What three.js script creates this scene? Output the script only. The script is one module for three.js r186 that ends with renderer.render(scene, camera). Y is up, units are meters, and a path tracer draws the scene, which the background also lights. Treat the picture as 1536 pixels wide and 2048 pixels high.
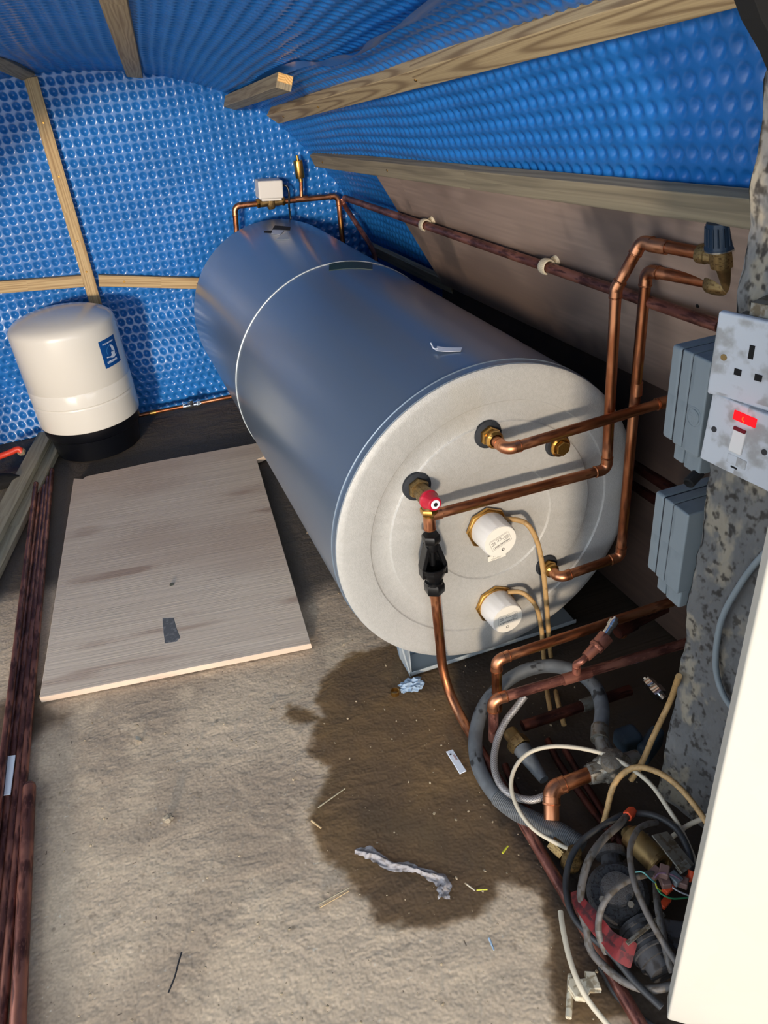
import * as THREE from 'three';
import { mergeGeometries, toCreasedNormals } from 'three/addons/utils/BufferGeometryUtils.js';
import { RoundedBoxGeometry } from 'three/addons/geometries/RoundedBoxGeometry.js';
import { RectAreaLightUniformsLib } from 'three/addons/lights/RectAreaLightUniformsLib.js';
import { ImprovedNoise } from 'three/addons/math/ImprovedNoise.js';
import { ConvexGeometry } from 'three/addons/geometries/ConvexGeometry.js';

// ---------------------------------------------------------------- camera, sky, sun, exposure
const scene = new THREE.Scene();
const camera = new THREE.PerspectiveCamera(67.31, 1536 / 2048, 0.02, 60);
camera.position.set(0, 1.35, 0);
{ // phone held a little rolled and tilted down
  const r = new THREE.Vector3(0.93892, -0.090304, 0.332076), u = new THREE.Vector3(0.251206, 0.839382, -0.482009);
  camera.quaternion.setFromRotationMatrix(new THREE.Matrix4().makeBasis(r, u, r.clone().cross(u)));
}
scene.background = new THREE.Color(0.84, 0.94, 1.06);
scene.backgroundIntensity = 3.3;
const sun = new THREE.DirectionalLight(0xffe9ce, 3.2);   // low hazy sun through the doorway
sun.position.set(-1.95, 1.0, 4.0); sun.target.position.set(0, 0.3, -1.0);
sun.castShadow = true; sun.shadow.radius = 8; sun.shadow.mapSize.set(2048, 2048);
Object.assign(sun.shadow.camera, { left: -3, right: 3, top: 3, bottom: -3, near: 0.1, far: 12 });
scene.add(sun, sun.target);
const renderer = new THREE.WebGLRenderer({ antialias: true });
renderer.toneMapping = THREE.LinearToneMapping;
renderer.toneMappingExposure = 0.86;
renderer.shadowMap.enabled = true;
RectAreaLightUniformsLib.init();

// ---------------------------------------------------------------- helpers
const V = (a) => new THREE.Vector3(a[0], a[1], a[2]);
const lerp = (a, b, t) => a + (b - a) * t, clamp = (x, a = 0, b = 1) => Math.min(b, Math.max(a, x));
const sstep = (a, b, x) => { const t = clamp((x - a) / (b - a)); return t * t * (3 - 2 * t); };
function rng(s) { return () => { s = (s + 0x6D2B79F5) | 0; let t = Math.imul(s ^ (s >>> 15), 1 | s); t = (t + Math.imul(t ^ (t >>> 7), 61 | t)) ^ t; return ((t ^ (t >>> 14)) >>> 0) / 4294967296; }; }
const IN = new ImprovedNoise();
const hash = (x, y) => { let h = (Math.imul(x, 374761393) + Math.imul(y, 668265263)) | 0; h = Math.imul(h ^ (h >>> 13), 1274126177); return ((h ^ (h >>> 16)) >>> 0) / 4294967296; };
function vn(x, y, px = 0, py = 0) {      // value noise, periodic when px, py are given
  const xi = Math.floor(x), yi = Math.floor(y), fx = x - xi, fy = y - yi, u = fx * fx * (3 - 2 * fx), v = fy * fy * (3 - 2 * fy);
  const w = (a, p) => (p ? ((a % p) + p) % p : a);
  const a = hash(w(xi, px), w(yi, py)), b = hash(w(xi + 1, px), w(yi, py)), c = hash(w(xi, px), w(yi + 1, py)), d = hash(w(xi + 1, px), w(yi + 1, py));
  return a + (b - a) * u + (c - a) * v + (a - b - c + d) * u * v;
}
function fbm(x, y, o = 4, p = 0) { let s = 0, a = 0.5, n = 0; for (let i = 0; i < o; i++) { s += a * vn(x + i * 17, y + i * 31, p, p); n += a; a *= 0.5; x *= 2; y *= 2; p *= 2; } return s / n; }
function tex(w, h, fn, { srgb = true, size = null } = {}) {   // fn(u, v) -> [r, g, b] in 0..1
  const d = new Uint8Array(w * h * 4);
  for (let j = 0, k = 0; j < h; j++) for (let i = 0; i < w; i++, k += 4) { const c = fn(i / w, j / h); d[k] = clamp(c[0]) * 255; d[k + 1] = clamp(c[1]) * 255; d[k + 2] = clamp(c[2]) * 255; d[k + 3] = 255; }
  const t = new THREE.DataTexture(d, w, h); t.magFilter = THREE.LinearFilter; t.minFilter = THREE.LinearFilter;
  if (srgb) t.colorSpace = THREE.SRGBColorSpace;
  if (size) { t.wrapS = t.wrapT = THREE.RepeatWrapping; t.repeat.set(1 / size[0], 1 / size[1]); }
  t.needsUpdate = true; return t;
}
const mix3 = (a, b, t) => [lerp(a[0], b[0], t), lerp(a[1], b[1], t), lerp(a[2], b[2], t)];
const S = (o) => new THREE.MeshStandardMaterial(o), PM = (o) => new THREE.MeshPhysicalMaterial(o);
const used = {};
const numbered = (n) => { const k = used[n] = (used[n] ?? -1) + 1; return k ? n + '_' + String(k).padStart(3, '0') : n; };
function tag(o, label, category, group) { o.userData = { label, category }; if (group) o.userData.group = group; return o; }
function thing(name, label, category, at, group, quat) {
  const o = new THREE.Group(); o.name = numbered(name); o.position.copy(V(at)); if (quat) o.quaternion.copy(quat);
  scene.add(o); o.updateMatrixWorld(true); return tag(o, label, category, group);
}
function structure(name, at = [0, 0, 0]) { const o = new THREE.Group(); o.name = name; o.position.copy(V(at)); scene.add(o); o.updateMatrixWorld(true); o.userData = { kind: 'structure' }; return o; }
const partNo = new WeakMap();
function part(name, geo, mat, parent, label) {       // geometry in world metres, stored in the parent's own frame
  if (Array.isArray(geo)) geo = join(geo);
  parent.updateMatrixWorld(true);
  geo.applyMatrix4(parent.matrixWorld.clone().invert());
  const m = new THREE.Mesh(geo, mat), c = partNo.get(parent) ?? {}; partNo.set(parent, c);
  c[name] = (c[name] ?? -1) + 1; m.name = name + (c[name] ? '_' + String(c[name]).padStart(3, '0') : '');
  m.castShadow = m.receiveShadow = true; if (label) m.userData = { label };
  parent.add(m); m.updateMatrixWorld(true); return m;
}
function single(name, geo, mat, label, category, at, group) {   // a thing that is one mesh
  if (Array.isArray(geo)) geo = join(geo);
  if (!at) { geo.computeBoundingBox(); const b = geo.boundingBox; at = [(b.min.x + b.max.x) / 2, b.min.y, (b.min.z + b.max.z) / 2]; }
  geo.translate(-at[0], -at[1], -at[2]);
  const m = new THREE.Mesh(geo, mat); m.name = numbered(name); m.position.copy(V(at)); m.castShadow = m.receiveShadow = true; scene.add(m); m.updateMatrixWorld(true);
  return tag(m, label, category, group);
}
function join(gs) {
  gs = gs.map((g) => { g = g.index ? g.toNonIndexed() : g; for (const k of Object.keys(g.attributes)) if (!['position', 'normal', 'uv'].includes(k)) g.deleteAttribute(k); if (!g.attributes.uv) g.setAttribute('uv', new THREE.BufferAttribute(new Float32Array(g.attributes.position.count * 2), 2)); g.clearGroups(); return g; });
  return gs.length > 1 ? mergeGeometries(gs) : gs[0];
}
function boxUV(g) {       // uv in metres from the dominant axis of each face, u along x
  g = g.index ? g.toNonIndexed() : g; const p = g.attributes.position, uv = new Float32Array(p.count * 2), a = new THREE.Vector3(), b = new THREE.Vector3(), c = new THREE.Vector3();
  for (let i = 0; i < p.count; i += 3) {
    a.fromBufferAttribute(p, i); b.fromBufferAttribute(p, i + 1); c.fromBufferAttribute(p, i + 2);
    const n = b.clone().sub(a).cross(c.clone().sub(a)), ax = Math.abs(n.x), ay = Math.abs(n.y), az = Math.abs(n.z);
    [a, b, c].forEach((q, k) => { const w = ax > ay && ax > az ? [q.y, q.z + 0.31] : ay > az ? [q.x, q.z] : [q.x, q.y + 0.17]; uv.set(w, (i + k) * 2); });
  }
  g.setAttribute('uv', new THREE.BufferAttribute(uv, 2)); return g;
}
const box = (w, h, d, r = 0.002) => boxUV(r ? new RoundedBoxGeometry(w, h, d, 2, Math.min(r, w / 2.2, h / 2.2, d / 2.2)) : new THREE.BoxGeometry(w, h, d));
function frame(o, x, y) {      // matrix with x axis along x and y axis as near y as may be
  const X = V(x).normalize(), Zd = X.clone().cross(V(y)).normalize(), Y = Zd.clone().cross(X);
  return new THREE.Matrix4().makeBasis(X, Y, Zd).setPosition(V(o));
}
const place = (g, o, x, y) => g.applyMatrix4(frame(o, x, y));
// a bar from a to b: w across, t along the given outward normal, its back lying on the line
function bar(a, b, w, t, nrm, r = 0.002, lift = 0) {
  const A = V(a), B = V(b), L = A.distanceTo(B), d = B.clone().sub(A);
  const g = box(L, t, w, r); g.translate(L / 2, t / 2 + lift, 0); return place(g, a, d.toArray(), nrm);
}
function cyl(a, b, r1, r2 = r1, n = 24, open = false) {
  const A = V(a), B = V(b), L = A.distanceTo(B), g = new THREE.CylinderGeometry(r2, r1, L, n, 1, open);
  const u = g.attributes.uv; for (let i = 0; i < u.count; i++) u.setXY(i, u.getX(i) * 6.283 * r1, u.getY(i) * L);
  g.translate(0, L / 2, 0); return g.applyMatrix4(new THREE.Matrix4().compose(A, new THREE.Quaternion().setFromUnitVectors(new THREE.Vector3(0, 1, 0), B.clone().sub(A).normalize()), new THREE.Vector3(1, 1, 1)));
}
function lathe(profile, o, axis, n = 40) {     // profile of [radius, height] along axis from o
  const g = new THREE.LatheGeometry(profile.map((p) => new THREE.Vector2(Math.max(p[0], 1e-5), p[1])), n);
  const c = toCreasedNormals(g, 0.6);
  return c.applyMatrix4(new THREE.Matrix4().compose(V(o), new THREE.Quaternion().setFromUnitVectors(new THREE.Vector3(0, 1, 0), V(axis).normalize()), new THREE.Vector3(1, 1, 1)));
}
const hex = (o, axis, r, h) => lathe([[0, 0], [r * 0.93, 0], [r, h * 0.15], [r, h * 0.85], [r * 0.93, h], [0, h]], o, axis, 6);
function tube(pts, r, seg = 0, rad = 10, closed = false, tension = 0.5) {
  const c = new THREE.CatmullRomCurve3(pts.map(V), closed, 'catmullrom', tension), L = c.getLength();
  const g = new THREE.TubeGeometry(c, seg || Math.max(8, Math.round(L / 0.012)), r, rad, closed);
  const u = g.attributes.uv; for (let i = 0; i < u.count; i++) u.setXY(i, u.getY(i) * 6.283 * r, u.getX(i) * L);
  return closed ? g : join([g, cap(c, 0, r), cap(c, 1, r)]);
}
function cap(c, t, r) { const p = c.getPointAt(t), d = c.getTangentAt(t).multiplyScalar(t ? 1 : -1); return cyl(p.clone().addScaledVector(d, -0.0005).toArray(), p.clone().addScaledVector(d, 0.0004).toArray(), r * 0.99, r * 0.9, 10); }
// soldered pipe run: straight lengths, elbows with collars
function plumb(o, pts, r, mat, { er = 1.7, emat = mat, collar = 0.012, bend = 0 } = {}) {
  const P = pts.map(V), cut = P.map(() => 0), R = bend || r * er;
  for (let i = 1; i < P.length - 1; i++) { const a = P[i].clone().sub(P[i - 1]).normalize(), b = P[i + 1].clone().sub(P[i]).normalize(); cut[i] = R * Math.tan(Math.acos(clamp(a.dot(b), -1, 1)) / 2); }
  for (let i = 0; i < P.length - 1; i++) {
    const d = P[i + 1].clone().sub(P[i]).normalize(), a = P[i].clone().addScaledVector(d, cut[i]), b = P[i + 1].clone().addScaledVector(d, -cut[i + 1]);
    if (a.distanceTo(b) > 1e-3 && b.clone().sub(a).dot(d) > 0) part('pipe', cyl(a.toArray(), b.toArray(), r, r, 22), mat, o);
  }
  for (let i = 1; i < P.length - 1; i++) {
    const a = P[i].clone().sub(P[i - 1]).normalize(), b = P[i + 1].clone().sub(P[i]).normalize(), th = Math.acos(clamp(a.dot(b), -1, 1)), k = bend ? 1 : 1.13;
    const A = P[i].clone().addScaledVector(a, -cut[i]), B = P[i].clone().addScaledVector(b, cut[i]), cen = A.clone().addScaledVector(b.clone().addScaledVector(a, -a.dot(b)).normalize(), R);
    const arc = []; for (let j = 0; j <= 12; j++) { const t = th * j / 12, n = A.clone().sub(cen); arc.push(cen.clone().addScaledVector(n, Math.cos(t)).addScaledVector(a, R * Math.sin(t)).toArray()); }
    const gs = [tube(arc, r * k, bend ? 40 : 18, 22)];
    if (!bend) for (const [q, d] of [[A, a.clone().negate()], [B, b]]) {
      const e = q.clone().addScaledVector(d, collar); gs.push(cyl(q.toArray(), e.toArray(), r * k, r * k, 22));
      gs.push(lathe([[r * 0.98, -0.0015], [r * k * 1.05, -0.001], [r * k * 1.05, 0.0015], [r * 0.98, 0.003]], e.toArray(), d.toArray(), 22));
    }
    part(bend ? 'bend' : 'elbow', gs, emat, o);
  }
}
// prism of a flat outline (list of 3D corners) with thickness along -n
function slab(corners, n, t) {
  const P = corners.map(V), N = V(n).normalize(), x = P[1].clone().sub(P[0]).normalize(), y = N.clone().cross(x), o = P[0];
  const sh = new THREE.Shape(P.map((p) => new THREE.Vector2(p.clone().sub(o).dot(x), p.clone().sub(o).dot(y))));
  const g = boxUV(new THREE.ExtrudeGeometry(sh, { depth: t - 0.002, bevelEnabled: true, bevelSize: 0.001, bevelThickness: 0.001, bevelSegments: 1 })); g.translate(0, 0, -t + 0.001);
  return g.applyMatrix4(new THREE.Matrix4().makeBasis(x, y, N).setPosition(o));
}
function screw(parent, at, n, r = 0.0035, m) { part('screw', lathe([[0, 0.0012], [r * 0.3, 0.001], [r * 0.8, 0.0016], [r, 0.0006], [r, -0.002], [0, -0.002]], at, n, 12), m ?? M.steel, parent); }
function lump(r, seed, [sx, sy, sz], rough = 0.35, det = 3, freq = 2.2) {
  const g = new THREE.IcosahedronGeometry(r, det), p = g.attributes.position, q = new THREE.Vector3();
  for (let i = 0; i < p.count; i++) { q.fromBufferAttribute(p, i); const d = q.clone().normalize().multiplyScalar(freq), k = 1 + rough * (IN.noise(d.x + seed, d.y, d.z) + 0.5 * IN.noise(d.x * 2.3, d.y * 2.3 + seed, d.z * 2.3)); p.setXYZ(i, q.x * k * sx, q.y * k * sy, q.z * k * sz); }
  g.computeVertexNormals(); return g;
}
// ---------------------------------------------------------------- materials
const rgb = (r, g, b) => new THREE.Color().setRGB(r, g, b);
function woodTex(light, dark, size, rings, seed) {
  return tex(512, 256, (u, v) => {
    const w = fbm(u * 2 + seed, v * 3, 3), g = vn(u * 3 + seed, v * 60 + w * 10), k = Math.abs(Math.sin((v * rings + w * 3.2 + 0.4 * fbm(u * 3 + seed, v * 2, 2)) * Math.PI));
    let t = 0.30 * g + 0.45 * Math.pow(k, 3) + 0.25 * fbm(u * 6, v * 40 + seed, 2);
    return mix3(light, dark, clamp(t * 1.15 - 0.1));
  }, { size });
}
const plyMap = tex(1024, 1024, (u, v) => {
  const w = fbm(u * 6, v * 18, 4), g = vn(u * 24 + 5 * w, v * 320), b = fbm(u * 4.4 + 9, v * 11 + 3, 4), s = fbm(u * 9 + 40, v * 44 + 4, 3);
  let c = mix3([0.88, 0.80, 0.71], [0.79, 0.695, 0.61], sstep(0.35, 0.7, b)); c = mix3(c, [0.60, 0.48, 0.41], sstep(0.68, 0.82, s) * 0.6); c = mix3(c, [0.70, 0.62, 0.55], 0.3 * g);
  return mix3(c, [0.86, 0.79, 0.71], 0.3 * sstep(0.5, 0.75, w));
}, { size: [3.2, 3.2] }); plyMap.offset.set(0.5, 0.5);
const wallPlyMap = tex(1024, 512, (u, v) => {
  const w = fbm(u * 4, v * 6, 4), g = vn(u * 14 + 5 * w, v * 120), d = fbm(u * 9 + 7, v * 4 + 2, 4);
  let c = mix3([0.60, 0.51, 0.45], [0.46, 0.38, 0.335], sstep(0.35, 0.7, w)); c = mix3(c, [0.30, 0.255, 0.235], sstep(0.55, 0.78, d) * 0.75);
  return mix3(c, [0.42, 0.36, 0.32], 0.35 * g);
}, { size: [1.6, 0.8] });
const copperMap = tex(512, 512, (u, v) => {
  const a = fbm(u * 4, v * 4, 4, 4), b = fbm(u * 16 + 3, v * 8, 3, 8), c = vn(u * 64, v * 32, 64, 32);
  let k = mix3([0.80, 0.55, 0.41], [0.60, 0.365, 0.25], sstep(0.35, 0.65, a)); k = mix3(k, [0.36, 0.215, 0.165], sstep(0.54, 0.8, b) * 0.65); return mix3(k, [0.78, 0.62, 0.33], sstep(0.62, 0.8, fbm(u * 3 + 8, v * 3, 3)) * 0.7 + 0.1 * c);
}, { size: [0.14, 0.34] });
const copperRough = tex(256, 256, (u, v) => { const a = fbm(u * 8, v * 8, 4, 8); const g = 0.28 + 0.32 * a; return [0, g, 1]; }, { srgb: false, size: [0.14, 0.34] });
const dullCopperMap = tex(512, 512, (u, v) => {
  const a = fbm(u * 4, v * 8, 4, 4), b = fbm(u * 20 + 3, v * 12, 3, 4), s = fbm(u * 40, v * 60, 2);
  let k = mix3([0.64, 0.42, 0.35], [0.47, 0.295, 0.255], sstep(0.3, 0.65, a)); k = mix3(k, [0.26, 0.145, 0.13], sstep(0.5, 0.75, b) * 0.7); return mix3(k, [0.62, 0.42, 0.36], sstep(0.66, 0.8, s) * 0.5);
}, { size: [0.14, 0.5] });
const spotMap = (base, spot, amt, size, seed) => tex(256, 256, (u, v) => mix3(base, spot, amt * sstep(0.45, 0.75, fbm(u * 6 + seed, v * 6, 5))), { size });
const castMap = spotMap([0.56, 0.47, 0.31], [0.36, 0.28, 0.18], 0.8, [0.2, 0.2], 3);
const M = {
  membrane: PM({ color: rgb(0.017, 0.175, 0.56), roughness: 0.34, specularIntensity: 1, map: tex(1024, 1024, (u, v) => { const d = sstep(0.56, 0.78, fbm(u * 5, v * 5, 6, 5)), s = 0.9 + 0.1 * fbm(u * 20, v * 20, 2, 20); return mix3([s, s, s], [1, 1, 1], d); }, { size: [1.3, 1.3] }), clearcoat: 0.35, clearcoatRoughness: 0.15 }),
  pine: S({ map: woodTex([0.80, 0.705, 0.535], [0.60, 0.49, 0.345], [0.9, 0.09], 5, 3), roughness: 0.75 }),
  pineKnot: S({ map: (() => { const t = tex(1024, 128, (u, v) => { const w = 2 * v - 1, n = fbm(u * 8, v * 2, 3), k = Math.pow(Math.abs(Math.sin(Math.PI * (u * 9 + 1.5 * w * w * (u < 0.5 ? -1 : 1) + 1.1 * n))), 6), kn = Math.exp(-(((u - 0.42) * 60) ** 2 + (w - 0.4) ** 2 * 9)); let c = mix3([0.76, 0.67, 0.51], [0.68, 0.59, 0.44], vn(u * 30, v * 50)); c = mix3(c, [0.46, 0.37, 0.26], k * 0.7); return mix3(c, [0.36, 0.22, 0.13], kn * 0.9); }, { size: [2.7, 0.06] }); t.offset.set(0, 0.5); return t; })(), roughness: 0.75 }),
  pineGrey: S({ map: woodTex([0.66, 0.61, 0.50], [0.47, 0.42, 0.34], [0.7, 0.08], 6, 11), roughness: 0.8 }),
  treated: S({ map: woodTex([0.72, 0.68, 0.57], [0.58, 0.54, 0.45], [0.9, 0.12], 4, 21), roughness: 0.8 }),
  greyTimber: S({ map: woodTex([0.60, 0.55, 0.45], [0.44, 0.40, 0.33], [1.1, 0.14], 7, 31), roughness: 0.85 }),
  pineEnd: S({ map: tex(128, 128, (u, v) => { const k = 0.5 + 0.5 * Math.sin(Math.hypot(u - 0.2, v + 0.3) * 60); return mix3([0.93, 0.76, 0.50], [0.80, 0.60, 0.35], k); }, { size: [0.06, 0.06] }), roughness: 0.8 }),
  ply: S({ map: plyMap, roughness: 0.82, bumpMap: tex(256, 256, (u, v) => { const h = vn(u * 4, v * 120); return [h, h, h]; }, { srgb: false, size: [0.6, 0.3] }), bumpScale: 0.0003 }),
  plyEdge: S({ map: tex(64, 128, (u, v) => mix3([0.95, 0.85, 0.60], [0.84, 0.69, 0.46], Math.floor(v * 4) % 2 ? 0.9 : 0.1 + 0.3 * vn(u * 20, v * 30)), { size: [0.3, 0.018] }), roughness: 0.85 }),
  wallPly: S({ map: wallPlyMap, roughness: 0.85 }),
  copper: S({ map: copperMap, roughnessMap: copperRough, metalness: 1, roughness: 1 }),
  copperDull: S({ map: dullCopperMap, metalness: 0.6, roughness: 0.4 }),
  copperDark: S({ map: dullCopperMap, color: 0x8d7a76, metalness: 0.7, roughness: 0.5 }),
  solder: S({ color: 0xb9b0a6, metalness: 0.9, roughness: 0.35 }),
  brass: S({ map: spotMap([0.80, 0.62, 0.33], [0.55, 0.41, 0.22], 0.6, [0.08, 0.08], 5), metalness: 1, roughness: 0.34 }),
  brassDark: S({ map: castMap, metalness: 0.85, roughness: 0.5 }),
  steel: S({ color: 0xb8b9b6, metalness: 1, roughness: 0.32 }),
  chrome: S({ color: 0xd8dcde, metalness: 1, roughness: 0.16 }),
  tankSkin: PM({ color: rgb(0.20, 0.26, 0.335), metalness: 0.5, roughness: 0.34, clearcoat: 0.6, clearcoatRoughness: 0.22, roughnessMap: tex(512, 512, (u, v) => { const g = 0.85 + 0.3 * fbm(u * 6, v * 6, 5, 6); return [0, g, 1]; }, { srgb: false, size: [0.9, 0.9] }) }),
  tankSeam: S({ color: 0xb9c2c6, metalness: 0.3, roughness: 0.4 }),
  plate: S({ map: tex(512, 512, (u, v) => { const s = 0.665 + 0.035 * vn(u * 200, v * 200) + 0.03 * fbm(u * 5, v * 5, 4), d = sstep(0.66, 0.8, fbm(u * 4 + 5, v * 4, 4)) * 0.25; return mix3([s, s * 0.995, s * 0.97], [0.62, 0.56, 0.42], d * 0.35); }, { size: [0.75, 0.75] }), roughness: 0.5, metalness: 0.12, bumpMap: tex(256, 256, (u, v) => { const h = vn(u * 128, v * 128, 128, 128); return [h, h, h]; }, { srgb: false, size: [0.12, 0.12] }), bumpScale: 0.0003 }),
  rubber: S({ color: 0x20242a, roughness: 0.75 }),
  black: PM({ color: 0x0e0f11, roughness: 0.34 }),
  blackBase: PM({ color: 0x080a10, roughness: 0.3 }),
  white: PM({ color: 0xdedad0, roughness: 0.3, clearcoat: 0.5, clearcoatRoughness: 0.15 }),
  whiteCap: S({ color: 0xdcd9d4, roughness: 0.55 }),
  panel: S({ map: tex(256, 256, (u, v) => { const s = 0.755 + 0.03 * fbm(u * 3, v * 3, 4, 3); return [s, s * 0.975, s * 0.91]; }, { size: [0.5, 0.5] }), roughness: 0.45 }),
  red: PM({ color: 0xb3122c, roughness: 0.35 }),
  redPaint: S({ map: spotMap([0.45, 0.13, 0.13], [0.20, 0.09, 0.09], 0.9, [0.08, 0.08], 9), roughness: 0.5 }),
  blueCap: S({ color: 0x11293e, roughness: 0.5 }),
  greyBox: S({ map: spotMap([0.48, 0.52, 0.54], [0.40, 0.44, 0.46], 0.5, [0.3, 0.3], 4), roughness: 0.5 }),
  socket: S({ map: spotMap([0.74, 0.755, 0.775], [0.46, 0.44, 0.41], 0.5, [0.12, 0.12], 14), roughness: 0.5 }),
  dark: S({ color: 0x0c0b0a, roughness: 0.9 }),
  hoseGrey: S({ map: tex(64, 256, (u, v) => { const s = 0.34 + 0.07 * vn(u * 8, v * 30) - 0.22 * sstep(0.7, 0.8, fbm(u * 3, v * 14 + 3, 3)); return [s * 0.96, s, s * 1.03]; }, { size: [0.08, 0.3] }), roughness: 0.7 }),
  hoseBraid: S({ map: tex(64, 64, (u, v) => { const k = (Math.floor(u * 8) + Math.floor(v * 8)) % 2; const s = 0.46 + 0.22 * k; return [s, s * 0.98, s * 0.96]; }, { size: [0.02, 0.02] }), metalness: 0.5, roughness: 0.5 }),
  cableWhite: S({ color: 0xbfb5a0, roughness: 0.5 }), cableGrey: S({ map: spotMap([0.36, 0.345, 0.33], [0.25, 0.215, 0.17], 0.8, [0.06, 0.06], 2), roughness: 0.6 }),
  cableDark: S({ color: 0x2b2c2e, roughness: 0.5 }), cableTan: S({ map: spotMap([0.72, 0.58, 0.38], [0.48, 0.37, 0.22], 0.6, [0.05, 0.05], 6), roughness: 0.6 }),
  castIron: S({ map: spotMap([0.26, 0.26, 0.27], [0.14, 0.125, 0.115], 0.9, [0.09, 0.09], 7), roughness: 0.7, metalness: 0.3, bumpMap: castMap, bumpScale: 0.001 }),
  zinc: S({ map: spotMap([0.52, 0.51, 0.48], [0.36, 0.31, 0.24], 0.8, [0.06, 0.06], 8), roughness: 0.55, metalness: 0.7 }),
  paper: S({ color: 0xdfe4ec, roughness: 0.8, side: THREE.DoubleSide }), clip: S({ map: spotMap([0.78, 0.74, 0.65], [0.5, 0.43, 0.32], 0.7, [0.05, 0.05], 12), roughness: 0.6 }),
  rag: S({ map: spotMap([0.62, 0.60, 0.60], [0.48, 0.45, 0.43], 0.8, [0.05, 0.05], 3), roughness: 0.95, side: THREE.DoubleSide }),
  wipe: S({ map: spotMap([0.62, 0.70, 0.78], [0.42, 0.50, 0.58], 0.9, [0.03, 0.03], 4), roughness: 0.95 }),
  orange: PM({ color: 0xd4402a, roughness: 0.4 }), copperWire: S({ color: 0xc07048, metalness: 1, roughness: 0.4 }), green: S({ color: 0x2e8a5a, roughness: 0.5 }), yellow: S({ color: 0xb9b93a, roughness: 0.5 }), purple: S({ color: 0x7f5f72, roughness: 0.5 }), teal: S({ color: 0x4f8e92, roughness: 0.5 }),
  stone: S({ map: spotMap([0.62, 0.57, 0.49], [0.40, 0.36, 0.30], 0.8, [0.02, 0.02], 2), roughness: 0.9 }),
  connector: S({ color: 0x7a5f58, roughness: 0.5 }), tapeOrange: S({ color: 0xe8562f, roughness: 0.4 }),
};
M.brownPly = S({ map: wallPlyMap, color: 0x8a7d76, roughness: 0.85 });
M.neon = S({ color: 0x300202, roughness: 0.9, emissive: new THREE.Color(1, 0.004, 0.012), emissiveIntensity: 1.25 });
M.neonFilament = S({ color: 0x803010, emissive: new THREE.Color(1, 0.16, 0.02), emissiveIntensity: 1.1 });

// ---------------------------------------------------------------- setting
// The vault: longitudinal lines running from the back wall (z -3.35) towards the doorway (given at z -1.0)
const ZB = -3.35;
const VAULT = [[-1.22, 0, -1.3, 0], [-1.17, 0.55, -1.3, 0.65], [-0.97, 1.0, -1.08, 1.2], [-0.6, 1.235, -0.7, 1.49], [-0.17, 1.305, -0.26, 1.575], [0.208, 1.272, 0.05, 1.565], [0.521, 1.172, 0.53, 1.44], [0.679, 1.071, 0.787, 1.34], [0.83, 0.912, 0.94, 1.066], [0.95, 0.74, 1.085, 0.83], [1.06, 0.4, 1.22, 0.4], [1.1, 0, 1.26, 0]];
function vault(k, z) {       // k is the fractional line index
  const t = (z - ZB) / 2.35, at = (i) => { const c = VAULT[clamp(Math.round(i), 0, VAULT.length - 1)]; return [lerp(c[0], c[2], t), lerp(c[1], c[3], t)]; };
  const i = clamp(Math.floor(k), 0, VAULT.length - 2), f = k - i, a = at(i - 1), b = at(i), c = at(i + 1), d = at(i + 2);
  const cr = (j) => 0.5 * (2 * b[j] + (c[j] - a[j]) * f + (2 * a[j] - 5 * b[j] + 4 * c[j] - d[j]) * f * f + (3 * b[j] - a[j] - 3 * c[j] + d[j]) * f * f * f);
  return new THREE.Vector3(cr(0), cr(1), z);
}
function vaultNormal(k, z) { const e = 0.05, a = vault(k - e, z), b = vault(k + e, z), du = b.sub(a), dz = vault(k, z + 0.1).sub(vault(k, z - 0.1)); const n = du.cross(dz).normalize(); const c = new THREE.Vector3(-0.1, 0.55, z); if (n.dot(c.sub(vault(k, z))) < 0) n.negate(); return n; }
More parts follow.
